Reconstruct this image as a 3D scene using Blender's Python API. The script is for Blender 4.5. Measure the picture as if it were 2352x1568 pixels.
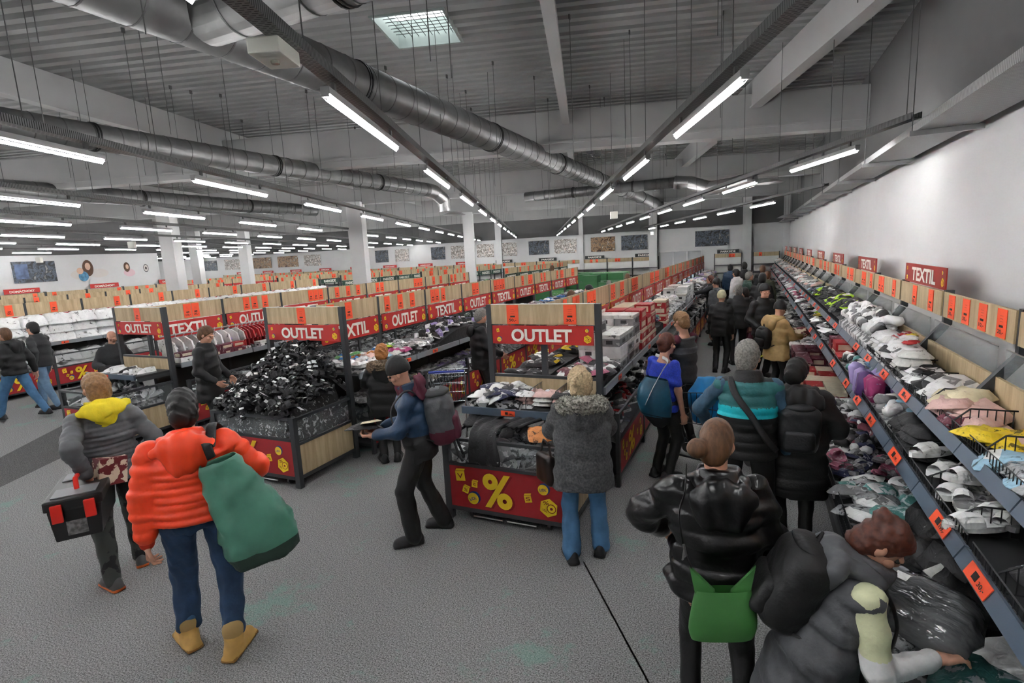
import bpy, math, random
import numpy as np
from mathutils import Vector, Matrix, Euler
for o in list(bpy.data.objects): bpy.data.objects.remove(o, do_unlink=True)
SC = bpy.context.scene
COL = SC.collection
RND = random.Random(7)
PI = math.pi
def R(d): return math.radians(d)
# ------------------------------------------------------------------ camera
CAMH = 2.55
PITCH, ROLL, YAW, FPX = .1630685, -.0512545, .42538, 1221.64
fw = np.array([-math.sin(YAW)*math.cos(PITCH), math.cos(YAW)*math.cos(PITCH), -math.sin(PITCH)])
rt0 = np.array([math.cos(YAW), math.sin(YAW), 0.]); up0 = np.cross(rt0, fw)
rt = math.cos(ROLL)*rt0 + math.sin(ROLL)*up0
up = -math.sin(ROLL)*rt0 + math.cos(ROLL)*up0
cd = bpy.data.cameras.new('camera'); cam = bpy.data.objects.new('camera', cd); COL.objects.link(cam)
cd.sensor_fit = 'HORIZONTAL'; cd.sensor_width = 36; cd.lens = 36*FPX/2352; cd.clip_start = .05; cd.clip_end = 200
M = Matrix(((rt[0], up[0], -fw[0], 0), (rt[1], up[1], -fw[1], 0), (rt[2], up[2], -fw[2], CAMH), (0, 0, 0, 1)))
cam.matrix_world = M
SC.camera = cam
# ------------------------------------------------------------------ world, exposure
W = bpy.data.worlds.new('world'); SC.world = W; W.use_nodes = True
W.node_tree.nodes['Background'].inputs[0].default_value = (.78, .8, .81, 1)
W.node_tree.nodes['Background'].inputs[1].default_value = 1.6
SC.view_settings.view_transform = 'Standard'; SC.view_settings.look = 'None'
SC.view_settings.gamma = 1; SC.view_settings.use_curve_mapping = False
SC.view_settings.exposure = 2.1
LAMP_STRENGTH = 26.0
SC.cycles.max_bounces = 3; SC.cycles.diffuse_bounces = 2; SC.cycles.glossy_bounces = 2
SC.cycles.transmission_bounces = 4; SC.cycles.transparent_max_bounces = 6
SC.cycles.caustics_reflective = False; SC.cycles.caustics_refractive = False
SC.cycles.use_denoising = True
SC.cycles.use_adaptive_sampling = True; SC.cycles.adaptive_threshold = .08
SC.cycles.sample_clamp_indirect = 8
# point seen at pixel (px,py) of the 2352x1568 frame at a chosen height / depth, used to lay things out at their true distance
CAMP = np.array([0, 0, CAMH])
def ray(px, py):
    d = fw*FPX + rt*(px-1176) - up*(py-784); return d/np.linalg.norm(d)
def at_z(px, py, z=0.):
    d = ray(px, py); return CAMP + d*((z-CAMH)/d[2])
def at_x(px, py, x): d = ray(px, py); return CAMP + d*(x/d[0])
def at_y(px, py, y): d = ray(px, py); return CAMP + d*(y/d[1])
# building grid (beams) and lamp lines run at their own angles to the shelf rows
TB, TL = R(16.2), .3714486
BD, BX = Vector((-math.sin(TB), math.cos(TB), 0)), Vector((math.cos(TB), math.sin(TB), 0))
LD, LX = Vector((-math.sin(TL), math.cos(TL), 0)), Vector((math.cos(TL), math.sin(TL), 0))
# ------------------------------------------------------------------ materials
def lin(c):
    if isinstance(c, str): c = tuple(int(c[i:i+2], 16)/255 for i in (0, 2, 4))
    return tuple(((x/12.92) if x <= .04045 else ((x+.055)/1.055)**2.4) for x in c)
MATS = {}
def mat(key, col='808080', rough=.6, metal=0., var=0., vscale=8., kind=None, col2=None, bump=0., bscale=40., emit=0., alpha=1., spec=.5, coat=0., stretch=None):
    if key in MATS: return MATS[key]
    m = bpy.data.materials.new(key); m.use_nodes = True; nt = m.node_tree; N = nt.nodes; Lk = nt.links
    b = N['Principled BSDF']; c = lin(col)
    b.inputs['Base Color'].default_value = (*c, 1); b.inputs['Roughness'].default_value = rough
    b.inputs['Metallic'].default_value = metal; b.inputs['Specular IOR Level'].default_value = spec
    if coat: b.inputs['Coat Weight'].default_value = coat
    if emit:
        b.inputs['Emission Color'].default_value = (*c, 1); b.inputs['Emission Strength'].default_value = emit
    if alpha < 1: b.inputs['Alpha'].default_value = alpha
    tc = None
    def coords():
        nonlocal tc
        if tc is None:
            t = N.new('ShaderNodeTexCoord'); tc = t.outputs['Object']
            if stretch:
                mp = N.new('ShaderNodeMapping'); mp.inputs['Scale'].default_value = stretch
                Lk.new(tc, mp.inputs[0]); tc = mp.outputs[0]
        return tc
    if var or col2:
        n = N.new('ShaderNodeTexNoise'); n.inputs['Scale'].default_value = vscale; n.inputs['Detail'].default_value = 5
        Lk.new(coords(), n.inputs['Vector'])
        r = N.new('ShaderNodeValToRGB')
        c2 = lin(col2) if col2 else tuple(x*(1-var) for x in c)
        r.color_ramp.elements[0].position = .38; r.color_ramp.elements[1].position = .62
        r.color_ramp.elements[0].color = (*c2, 1); r.color_ramp.elements[1].color = (*c, 1)
        if kind == 'sharp':
            r.color_ramp.elements[0].position = .49; r.color_ramp.elements[1].position = .51
        Lk.new(n.outputs['Fac'], r.inputs[0]); Lk.new(r.outputs[0], b.inputs['Base Color'])
    if bump:
        n2 = N.new('ShaderNodeTexNoise'); n2.inputs['Scale'].default_value = bscale; n2.inputs['Detail'].default_value = 3
        Lk.new(coords(), n2.inputs['Vector'])
        bp = N.new('ShaderNodeBump'); bp.inputs['Strength'].default_value = bump; bp.inputs['Distance'].default_value = .01
        Lk.new(n2.outputs['Fac'], bp.inputs['Height']); Lk.new(bp.outputs[0], b.inputs['Normal'])
    MATS[key] = m; return m
def carpet(key, col, col2, specks=True):
    m = bpy.data.materials.new(key); m.use_nodes = True; nt = m.node_tree; N = nt.nodes; Lk = nt.links
    b = N['Principled BSDF']; b.inputs['Roughness'].default_value = .95; b.inputs['Specular IOR Level'].default_value = .1
    t = N.new('ShaderNodeTexCoord')
    n = N.new('ShaderNodeTexNoise'); n.inputs['Scale'].default_value = 105; n.inputs['Detail'].default_value = 3; n.inputs['Roughness'].default_value = .8
    Lk.new(t.outputs['Object'], n.inputs['Vector'])
    r = N.new('ShaderNodeValToRGB'); r.color_ramp.elements[0].position = .38; r.color_ramp.elements[1].position = .62
    r.color_ramp.elements[0].color = (*lin(col2), 1); r.color_ramp.elements[1].color = (*lin(col), 1)
    Lk.new(n.outputs['Fac'], r.inputs[0]); src = r.outputs[0]
    if specks:   # worn greenish flecks of the carpet
        n3 = N.new('ShaderNodeTexNoise'); n3.inputs['Scale'].default_value = 1.3; n3.inputs['Detail'].default_value = 8; n3.inputs['Roughness'].default_value = .75
        Lk.new(t.outputs['Object'], n3.inputs['Vector'])
        r3 = N.new('ShaderNodeValToRGB'); r3.color_ramp.elements[0].position = .555; r3.color_ramp.elements[1].position = .62
        r3.color_ramp.elements[0].color = (0, 0, 0, 1); r3.color_ramp.elements[1].color = (.45, .45, .45, 1)
        Lk.new(n3.outputs['Fac'], r3.inputs[0])
        mx = N.new('ShaderNodeMixRGB'); mx.inputs[2].default_value = (*lin('6f9a8d'), 1)
        Lk.new(r3.outputs[0], mx.inputs[0]); Lk.new(src, mx.inputs[1]); src = mx.outputs[0]
    Lk.new(src, b.inputs['Base Color'])
    bp = N.new('ShaderNodeBump'); bp.inputs['Strength'].default_value = .03; bp.inputs['Distance'].default_value = .006
    Lk.new(n.outputs['Fac'], bp.inputs['Height']); Lk.new(bp.outputs[0], b.inputs['Normal'])
    MATS[key] = m; return m
def slotted(key, col, hole, scale):
    # zinc sheet with rows of punched slots (finer than can be picked apart)
    m = bpy.data.materials.new(key); m.use_nodes = True; nt = m.node_tree; N = nt.nodes; Lk = nt.links
    b = N['Principled BSDF']; b.inputs['Roughness'].default_value = .45; b.inputs['Metallic'].default_value = .6
    t = N.new('ShaderNodeTexCoord'); br = N.new('ShaderNodeTexBrick'); Lk.new(t.outputs['Object'], br.inputs['Vector'])
    br.inputs['Color1'].default_value = (*lin(hole), 1); br.inputs['Color2'].default_value = (*lin(hole), 1); br.inputs['Mortar'].default_value = (*lin(col), 1)
    br.inputs['Scale'].default_value = scale; br.inputs['Mortar Size'].default_value = .055; br.inputs['Brick Width'].default_value = .35; br.inputs['Row Height'].default_value = .16
    Lk.new(br.outputs['Color'], b.inputs['Base Color']); MATS[key] = m; return m
def glassmat(key, col='e8eef0', alpha=.25, rough=.08):
    m = bpy.data.materials.new(key); m.use_nodes = True; nt = m.node_tree; N = nt.nodes; Lk = nt.links
    b = N['Principled BSDF']; b.inputs['Base Color'].default_value = (*lin(col), 1); b.inputs['Roughness'].default_value = rough
    b.inputs['Alpha'].default_value = alpha; b.inputs['Specular IOR Level'].default_value = .8
    MATS[key] = m; return m
# ------------------------------------------------------------------ mesh builder
class MB:
    def __init__(s): s.v = []; s.f = []; s.m = []; s.mi = 0
    def add(s, vs, fs):
        o = len(s.v); s.v.extend([tuple(map(float, p)) for p in vs])
        for f in fs: s.f.append(tuple(o+i for i in f)); s.m.append(s.mi)
        return s
    def box(s, x0, x1, y0, y1, z0, z1):
        return s.add([(x0,y0,z0),(x1,y0,z0),(x1,y1,z0),(x0,y1,z0),(x0,y0,z1),(x1,y0,z1),(x1,y1,z1),(x0,y1,z1)],
                     [(3,2,1,0),(4,5,6,7),(0,1,5,4),(1,2,6,5),(2,3,7,6),(3,0,4,7)])
    def obox(s, c, ax, ay, az):
        # half vectors
        c, ax, ay, az = (Vector(q) for q in (c, ax, ay, az)); vs = []
        for k in (-1, 1):
            for i, j in ((-1,-1),(1,-1),(1,1),(-1,1)): vs.append(c+ax*i+ay*j+az*k)
        return s.add(vs, [(3,2,1,0),(4,5,6,7),(0,1,5,4),(1,2,6,5),(2,3,7,6),(3,0,4,7)])
    def tube(s, pts, r, n=8, cap=True, ry=None, closed=False):
        pts = [Vector(p) for p in pts]; rs = r if isinstance(r, (list, tuple)) else [r]*len(pts); rings = []
        prev = None
        for i, p in enumerate(pts):
            d = (pts[min(i+1, len(pts)-1)]-pts[max(i-1, 0)]).normalized()
            if prev is None:
                a = Vector((0,0,1)) if abs(d.z) < .9 else Vector((1,0,0)); u = d.cross(a).normalized()
            else: u = (prev-d*prev.dot(d)).normalized()
            prev = u; w = d.cross(u)
            k = ry if ry else 1
            rings.append([p+(u*math.cos(2*PI*j/n)+w*math.sin(2*PI*j/n)*k)*rs[i] for j in range(n)])
        vs = [q for g in rings for q in g]; fs = []
        for i in range(len(pts)-1):
            for j in range(n): fs.append((i*n+j, i*n+(j+1) % n, (i+1)*n+(j+1) % n, (i+1)*n+j))
        if cap: fs.append(tuple(range(n-1, -1, -1))); fs.append(tuple((len(pts)-1)*n+j for j in range(n)))
        return s.add(vs, fs)
    def cyl(s, p0, p1, r, n=10, r1=None): return s.tube([p0, p1], [r, r if r1 is None else r1], n)
    def lathe(s, prof, n=16, c=(0,0,0)):
        vs = [(c[0]+r*math.cos(2*PI*j/n), c[1]+r*math.sin(2*PI*j/n), c[2]+z) for r, z in prof for j in range(n)]; fs = []
        for i in range(len(prof)-1):
            for j in range(n): fs.append((i*n+j, i*n+(j+1) % n, (i+1)*n+(j+1) % n, (i+1)*n+j))
        fs.append(tuple(range(n-1, -1, -1))); fs.append(tuple((len(prof)-1)*n+j for j in range(n)))
        return s.add(vs, fs)
    def prism(s, poly, axis, a, b):
        # poly of 2D points, extruded along axis ('x','y','z') from a to b
        n = len(poly); P = {'x': lambda u, v, w: (w, u, v), 'y': lambda u, v, w: (u, w, v), 'z': lambda u, v, w: (u, v, w)}[axis]
        vs = [P(u, v, a) for u, v in poly]+[P(u, v, b) for u, v in poly]
        return s.add(vs, [tuple(range(n-1,-1,-1)), tuple(range(n, 2*n))]+[(i, (i+1) % n, n+(i+1) % n, n+i) for i in range(n)])
    def disc(s, c, r, n=14, axis='x', ry=None, off=0.):
        ry = ry or r; vs = []
        for j in range(n):
            u, v = r*math.cos(2*PI*j/n+off), ry*math.sin(2*PI*j/n+off)
            vs.append({'x': (c[0], c[1]+u, c[2]+v), 'y': (c[0]+u, c[1], c[2]+v), 'z': (c[0]+u, c[1]+v, c[2])}[axis])
        return s.add(vs, [tuple(range(n))])
    def poly(s, pts): return s.add(pts, [tuple(range(len(pts)))])
    def mesh(s, name, mats, smooth=False):
        me = bpy.data.meshes.new(name); me.from_pydata(s.v, [], s.f)
        for m in (mats if isinstance(mats, (list, tuple)) else [mats]): me.materials.append(m)
        if any(s.m): me.polygons.foreach_set('material_index', s.m)
        if smooth: me.polygons.foreach_set('use_smooth', [True]*len(me.polygons))
        me.update(); return me
    def build(s, name, mats, parent=None, loc=None, rotz=0, smooth=False):
        return put(name, s.mesh(name, mats, smooth), parent, loc, rotz)
def put(name, me, parent=None, loc=None, rotz=0, rot=None, scale=None):
    o = bpy.data.objects.new(name, me); COL.objects.link(o)
    if parent is not None: o.parent = parent
    if loc is not None: o.location = loc
    if rot is not None: o.rotation_euler = rot
    elif rotz: o.rotation_euler = (0, 0, rotz)
    if scale is not None: o.scale = (scale,)*3 if isinstance(scale, (int, float)) else scale
    return o
def tag(o, label=None, cat=None, group=None, kind=None):
    if label: o['label'] = label
    if cat: o['category'] = cat
    if group: o['group'] = group
    if kind: o['kind'] = kind
    return o
def thing(name, label, cat, loc=(0,0,0), rotz=0, group=None, kind=None):
    o = bpy.data.objects.new(name, None); COL.objects.link(o); o.empty_display_size = .1
    o.location = loc; o.rotation_euler = (0, 0, rotz)
    return tag(o, label, cat, group, kind)
def bevel(me, w=.01, seg=2):
    import bmesh
    bm = bmesh.new(); bm.from_mesh(me)
    bmesh.ops.bevel(bm, geom=bm.edges[:], offset=w, segments=seg, affect='EDGES', profile=.6)
    bm.to_mesh(me); bm.free(); return me
# ------------------------------------------------------------------ lettering
TXT = {}
def text_flat(s, bold=.0):
    # vertices/faces of a word, centred, cap height about 1, in a flat u,v plane
    if (s, bold) in TXT: return TXT[(s, bold)]
    c = bpy.data.curves.new('t', 'FONT'); c.body = s; c.resolution_u = 4; c.offset = bold; c.fill_mode = 'FRONT'
    o = bpy.data.objects.new('t', c); COL.objects.link(o)
    dg = bpy.context.evaluated_depsgraph_get(); me = bpy.data.meshes.new_from_object(o.evaluated_get(dg))
    v = np.array([p.co[:2] for p in me.vertices]); f = [tuple(p.vertices) for p in me.polygons]
    bpy.data.objects.remove(o, do_unlink=True); bpy.data.curves.remove(c); bpy.data.meshes.remove(me)
    lo, hi = v.min(0), v.max(0); v = v-(lo+hi)/2
    TXT[(s, bold)] = (v, f, hi-lo); return TXT[(s, bold)]
def add_text(mb, s, c, width, height, U, V=(0,0,1), bold=.02):
    # word fitted into width x height round c; U reading direction
    v, f, ext = text_flat(s, bold); c = Vector(c); U = Vector(U); V = Vector(V)
    sx, sy = width/ext[0], height/ext[1]
    mb.add([c+U*(p[0]*sx)+V*(p[1]*sy) for p in v], f)
# ------------------------------------------------------------------ setting: floor, walls, roof
XW, YF, XL, YB = 1.75, 30.6, -24.7, -6.0
ZD = 5.22                                   # underside of the roof deck
wallm = mat('wall_paint', 'd2d2d2', .75, var=.04, vscale=1.5, bump=.05, bscale=60)
colm = mat('column_paint', 'd6d6d6', .7, var=.03, vscale=2)
def struct(o, label=None, cat=None): tag(o, label, cat, kind='structure'); return o
fl = struct(MB().box(-52, XW+.2, YB-.2, YF+.2, -.05, 0).build('floor', carpet('carpet', 'a6a6a6', '4a4a4a')), 'grey speckled carpet floor of the sales hall', 'floor')
# darker walkway strip on the left and paler one along the right-hand aisle
dk = carpet('carpet_dark', '747474', '303030', False); lt = carpet('carpet_pale', 'a8a8a8', '606060', False)
s = MB(); a = [at_z(-60, 1082)[:2], at_z(170, 963)[:2]]; b = [at_z(-60, 1148)[:2], at_z(185, 1030)[:2]]
def ext(p, q, t): return p+(q-p)*t
q = [ext(a[0], a[1], -.6), ext(a[0], a[1], 2.0), ext(b[0], b[1], 2.0), ext(b[0], b[1], -.6)]
s.add([(*p, .0015) for p in q], [(0, 1, 2, 3)]); 
s.v = s.v; s.build('carpet_strip', dk, fl)
s = MB(); s.add([(.1, 1, .0015), (.3, 1, .0015), (.3, 28, .0015), (.1, 28, .0015)], [(0, 1, 2, 3)]); s.build('carpet_strip', lt, fl)
s = MB(); p0, p1 = at_z(1340, 1290), at_z(1490, 1568); dd = (p1-p0); nn = np.array([-dd[1], dd[0], 0]); nn = nn/np.linalg.norm(nn)*.006
s.add([(*(p0+nn)[:2], .002), (*(p1+nn)[:2], .002), (*(p1-nn)[:2], .002), (*(p0-nn)[:2], .002)], [(3, 2, 1, 0), (0, 1, 2, 3)]); s.build('seam', dk, fl)
struct(MB().box(XW, XW+.2, YB, YF, 0, ZD+.1).build('wall_right', wallm), 'long plain white wall behind the right-hand shelving', 'wall')
struct(MB().box(-52, XW+.2, YF, YF+.2, 0, ZD+.1).build('wall_far', wallm), 'white end wall hung with photo posters', 'wall')
struct(MB().box(XL-.2, XL, YB, 15.9, 0, ZD+.1).build('wall_left', wallm), 'white side wall with a poster and photo murals', 'wall')
struct(MB().box(-52, XL-.2, 15.7, 15.9, 0, ZD+.1).build('wall_recess', wallm), 'white return wall of the far left recess', 'wall')
struct(MB().box(-52.2, -52, 15.7, YF, 0, ZD+.1).build('wall_recess_end', wallm), 'white end of the far left recess', 'wall')
struct(MB().box(XL-.2, XW+.2, YB-.2, YB, 0, ZD+.1).build('wall_back', wallm), 'white wall behind the viewer', 'wall')
# thin dark grey bands laid over the walls above the lamp level
upm = mat('wall_upper_grey', '6a6a6a', .8, var=.06, vscale=1.5)
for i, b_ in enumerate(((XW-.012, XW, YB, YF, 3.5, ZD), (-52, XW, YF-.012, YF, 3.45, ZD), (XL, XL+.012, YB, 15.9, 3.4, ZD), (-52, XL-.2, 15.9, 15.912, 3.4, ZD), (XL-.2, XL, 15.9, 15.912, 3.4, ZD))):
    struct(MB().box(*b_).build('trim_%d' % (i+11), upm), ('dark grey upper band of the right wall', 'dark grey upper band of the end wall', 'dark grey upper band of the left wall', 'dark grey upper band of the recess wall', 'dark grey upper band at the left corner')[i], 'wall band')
# pilasters and a panelled door on the end wall
for i, (x0, x1) in enumerate(((-.42, .0), (-5.15, -4.72), (-14.6, -14.2), (-9.2, -8.95), (1.45, 1.75))):
    struct(MB().box(x0, x1, YF-.3 if i < 2 else YF-.12, YF, 0, ZD).build('trim_%d' % (i+1), colm), 'white pilaster on the end wall, number %d from the right corner' % (i+1), 'pilaster')
dgm = mat('door_grey', 'b4b6b8', .5); dfm = mat('door_frame', 'd5d5d5', .5)
d = struct(thing('door_1', 'grey three-leaf sectional door under the end wall poster', 'door', (-4.63, YF-.04, 0)))
for i in range(3):
    MB().box(i*.73+.03, i*.73+.70, -.02, .02, 0, 2.2).build('panel', dgm, d)
for x in (0, .73, 1.46, 2.19): MB().box(x-.02, x+.02, -.04, .03, 0, 2.24).build('frame', dfm, d)
MB().box(-.02, 2.21, -.04, .03, 2.22, 2.28).build('frame', dfm, d)
# roof deck: trapezoid sheet, ribs running across the hall, with an opening for the roof light
deckm = mat('roof_deck', 'a4a4a4', .55, var=.12, vscale=.7)
def deck(b0, b1, x0, x1, parent):
    mb = MB(); pr = []; pitch = .21; n = int(math.ceil((b1-b0)/pitch))
    for i in range(n):
        y = b0+i*pitch
        for dy, z in ((0, 0), (.10, 0), (.125, .055), (.185, .055)): pr.append((min(y+dy, b1), ZD+z))
    pr.append((b1, ZD))
    vs = [BX*x0+BD*p[0]+Vector((0,0,p[1])) for p in pr]+[BX*x1+BD*p[0]+Vector((0,0,p[1])) for p in pr]
    k = len(pr); mb.add(vs, [(i, i+1, k+i+1, k+i) for i in range(k-1)])
    return mb
SKB, SKX = (6.16, 7.06), (-2.27, -1.47)
c = struct(thing('ceiling', 'dark grey trapezoid sheet roof deck', 'ceiling'))
for b0, b1, x0, x1 in ((-9, SKB[0], -62, 14), (SKB[0], SKB[1], -62, SKX[0]), (SKB[0], SKB[1], SKX[1], 14), (SKB[1], 50, -62, 14)):
    deck(b0, b1, x0, x1, c).build('deck_sheet', deckm, c)
# roof light with frame, translucent pane and a burglar mesh
wn = struct(thing('window_1', 'square roof light with wire mesh below a milky pane', 'roof light', BX*((SKX[0]+SKX[1])/2)+BD*((SKB[0]+SKB[1])/2)+Vector((0,0,ZD)), TB))
pm = bpy.data.materials.new('milky_pane'); pm.use_nodes = True; nt = pm.node_tree
tr = nt.nodes.new('ShaderNodeBsdfTranslucent'); tr.inputs[0].default_value = (.8, .82, .82, 1)
nt.links.new(tr.outputs[0], nt.nodes['Material Output'].inputs[0])
hx, hy = .40, .45
MB().add([(-hx, -hy, .3), (hx, -hy, .3), (hx, hy, .3), (-hx, hy, .3)], [(3, 2, 1, 0)]).build('pane', pm, wn)
fm = mat('skylight_frame', '98a39f', .5); mesh_m = mat('wire_dark', '2b2b2b', .5, .3)
m = MB(); t = .03
m.box(-hx-t, -hx, -hy-t, hy+t, -.02, .31); m.box(hx, hx+t, -hy-t, hy+t, -.02, .31); m.box(-hx, hx, -hy-t, -hy, -.02, .31); m.box(-hx, hx, hy, hy+t, -.02, .31)
m.build('frame', fm, wn)
m = MB()
for i in range(1, 9): x = -hx+i*2*hx/9; m.box(x-.003, x+.003, -hy, hy, .10, .106)
for i in range(1, 10): y = -hy+i*2*hy/10; m.box(-hx, hx, y-.003, y+.003, .106, .112)
m.build('mesh_grille', mesh_m, wn)
# beams: cross girders on the columns, slimmer lengthwise beams on top of them
girm = mat('girder_concrete', 'b6b6b6', .8, var=.08, vscale=1.2)
beamm = mat('beam_paint', 'bababa', .7, var=.06, vscale=1)
for i, b in enumerate((3.4-6.6, 10.0, 16.5, 23.0, 29.5)):
    m = MB(); m.obox(BX*-24+BD*(b+.15)+Vector((0,0,4.67)), BX*38, BD*.15, (0,0,.33))
    m.obox(BX*-24+BD*(b+.15)+Vector((0,0,4.47)), BX*38, BD*.18, (0,0,.02))
    o = m.build('ceiling_girder', girm); struct(o, 'grey concrete cross girder under the roof, %s from the camera' % ('behind', 'first', 'second', 'third', 'fourth')[i], 'girder')
for i, (x, w) in enumerate(((-6.93, -.10), (-.24, -.07), (2.86, .12), (-13.5, -.1), (-20, -.1), (-26.5, -.1), (-33, -.1))):
    m = MB(); m.obox(BX*(x+w/2)+BD*16+Vector((0,0,5.0)), BX*abs(w)*.5, BD*24, (0,0,.22))
    m.obox(BX*(x+w/2)+BD*16+Vector((0,0,4.785)), BX*(abs(w)*.5+.03), BD*24, (0,0,.012))
    o = m.build('ceiling_beam', beamm); struct(o, 'slim lengthwise roof beam, number %d counted from the left of the roof light' % (i+1), 'beam')
for (x, y, w, lab) in ((-17.85, 12.0, .45, 'white square column left, behind the VOLNÝ ČAS boards'), (-11.48, 13.85, .46, 'white square column in the middle, behind the TEXTIL boards'), (-11.2, 20.77, .43, 'slender white column farthest back, before the posters'),
                       (-29, 9.6, .45, ''), (-24.3, 17.5, .4, 'white column at the corner of the left wall'), (-23.4, 19.5, .45, 'white column beside the far left recess')):
    if lab: struct(MB().box(-w/2, w/2, -w/2, w/2, 0, 4.4).build('column', colm, None, (x, y, 0), TL), lab, 'column')
# ------------------------------------------------------------------ lamps: lines of trunking with strip lights on rods
traym = slotted('tray_slotted', '6f6f6f', '161616', 9); housem = mat('lamp_housing', '9a9a9a', .4)
rodm = mat('steel_rod', '5c5c5c', .5, .4); zinc = mat('zinc_sheet', 'a3a3a3', .35, .75, var=.15, vscale=3)
ledm = mat('led_tube', 'ffffff', .5, emit=LAMP_STRENGTH)
ZL = 3.45
def inroom(p, m=.35):
    x, y = p.x, p.y
    if x > XW-m or y > YF-m or y < YB+.5: return False
    return x > XL+m if y < 16.2 else x > -51.5
ledm.cycles.emission_sampling = 'FRONT'
tube_me = MB().add([(-.015,-.74,-.002),(0,-.74,-.02),(.015,-.74,-.002),(-.015,.74,-.002),(0,.74,-.02),(.015,.74,-.002)], [(0,1,4,3),(1,2,5,4)]).mesh('led_tube', ledm)
h = MB(); h.box(-.026, .026, -.75, .75, -.004, .035); h.box(-.02, .02, -.755, -.742, -.02, .0); h.box(-.02, .02, .742, .755, -.02, .0)
house_me = h.mesh('lamp_housing', housem)
rod_me = MB().cyl((0, 0, 0), (0, 0, 1), .0038, 5).mesh('rod', rodm)
clip_me = MB().box(-.008, .008, -.018, .018, -.05, 0).mesh('rod_clip', rodm)
lines = [(5.8, .3), (3.455, .80), (1.21, .61), (-1.12, .41), (-3.46, .18), (-5.91, .08), (-8.22, 2.5), (-10.88, 2.63), (-13.2, 1.1), (-15.6, .4), (-18, 1.9), (-20.4, 2.2), (-22.8, .9), (-25.2, .2), (-27.6, 1.6), (-30, 2.4), (-32.4, .5), (-35, 1.3), (-37.5, 2.0), (-40, .7)]
ordn = ('first', 'second', 'third', 'fourth', 'fifth', 'sixth', 'seventh', 'eighth', 'ninth', 'tenth', 'eleventh', 'twelfth', 'thirteenth', 'fourteenth', 'fifteenth', 'sixteenth', 'seventeenth', 'eighteenth', 'nineteenth', 'twentieth', 'twenty-first', 'twenty-second', 'twenty-third', 'twenty-fourth')
for li, (lx, ph) in enumerate(lines):
    near = 1 <= li <= 6
    ok = [d*.2 for d in range(-60, 260) if inroom(LX*lx+LD*(d*.2))]
    if not ok: continue
    segs = []; st = ok[0]; pv = st
    for d in ok[1:]+[1e9]:
        if d-pv > .3: segs.append((st, pv)); st = d
        pv = d
    t = thing('lighting_track', 'slotted cable track carrying strip lights, %s line counted from the right wall' % ordn[li], 'track', LX*lx+Vector((0,0,ZL)), TL, 'lamp tracks under the roof')
    for a0, a1 in segs:
        m = MB(); m.box(-.045, .045, a0, a1, .115, .12); m.box(-.045, -.04, a0, a1, .12, .17); m.box(.04, .045, a0, a1, .12, .17)
        m.build('track', traym, t)
    rl = [a0+k*(1.32 if near else 1.98)+.2 for a0, a1 in segs for k in range(int((a1-a0)/(1.32 if near else 1.98)))]
    if near:
        for d in rl:
            r_ = put('hanger_rod', rod_me, t, (.04*(-1)**int(d*3), d, .12), scale=(1, 1, ZD-ZL-.12))
    else:
        m = MB()
        for d in rl: m.cyl((0, d, .12), (0, d, ZD-ZL), .0038, 4)
        tag(m.build('hanger_rods', rodm, t), kind='stuff')
    k = 0; d = ph-6*2.64; n = 0
    while d < 52:
        p = LX*lx+LD*(d+.75)
        if inroom(p, .8) and inroom(p+LD*.75, .2) and inroom(p-LD*.75, .2) and (p-Vector((-11.48,13.85,0))).length > .9:
            n += 1
            s = thing('strip_light', 'white LED strip light, %s lit one along the %s track from the right wall' % (ordn[min(n-1, 23)], ordn[li]), 'strip light', p+Vector((0,0,ZL)), TL, 'strip lights')
            put('housing', house_me, s, (0, 0, .02)); put('tube', tube_me, s, (0, 0, .0))
            for y in (-.6, .6): put('bracket', clip_me, s, (0, y, .12))
        d += 2.64
# extra thin rods that hang free between the tracks, each with a hook at the deck
for i in range(70):
    bx, bd = RND.uniform(-9, 3.2), RND.uniform(2.5, 17); p = BX*bx+BD*bd
    if not inroom(p, .3): continue
    l = RND.uniform(1.0, 1.7)
    t = thing('hanging_rod', 'thin steel hanging rod hooked to the roof deck among the lamps', 'rod', p+Vector((0,0,ZD)), 0, 'bare hanging rods')
    put('rod', rod_me, t, (0, 0, -l), scale=(1, 1, l)); put('hook', clip_me, t, (0, 0, 0))
# wide perforated tray along the right wall with brackets and rods
pt = slotted('tray_perforated', 'b5b5b5', '3a3a3a', 14)
t = thing('cable_tray', 'wide perforated cable tray hung along the right wall', 'cable tray', (0, 0, 3.40))
m = MB(); m.box(1.25, 1.66, -3, YF-.1, 0, .006); m.box(1.25, 1.256, -3, YF-.1, .006, .065); m.box(1.654, 1.66, -3, YF-.1, .006, .065); m.build('tray', pt, t)
for y in np.arange(1.5, 30, 2.1):
    MB().box(1.2, 1.7, y-.02, y+.02, -.045, -.002).build('bracket', zinc, t)
    put('hanger_rod', rod_me, t, (1.22, y, -.04), scale=(1, 1, ZD-3.40+.04))
# white sensor boxes / small devices below the tracks
wb = mat('device_white', 'dcdcd2', .5)
A0 = np.array([0, 0, .055])
t = thing('emergency_light', 'white box-shaped emergency light under the nearest lamp track', 'emergency light', tuple(at_z(630, 122, 3.53)-A0), TL)
o = MB().box(-.075, .075, -.11, .11, .02, .09).build('case', wb, t); bevel(o.data, .008); MB().cyl((0,0,.008), (0,0,.024), .02, 12).build('sensor', mat('lens_grey', '8a8a80', .2), t)
for i, (px, py, z) in enumerate(((90, 597, 3.1), (303, 562, 3.25), (1410, 494, 3.3), (1497, 536, 3.2))):
    p = at_z(px, py, z)
    if inroom(Vector(p)):
        o = MB().box(-.08, .08, -.05, .05, -.08, .08).build('ceiling_device', wb, None, p, TL); bevel(o.data, .01)
        tag(o, ('small white box hanging before the left wall poster', 'small white box beside the left column top', 'small white box over the far middle posters', 'small white box at the grey door pilaster', 'small white box under the lamps near the right wall')[i], 'device')
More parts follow.
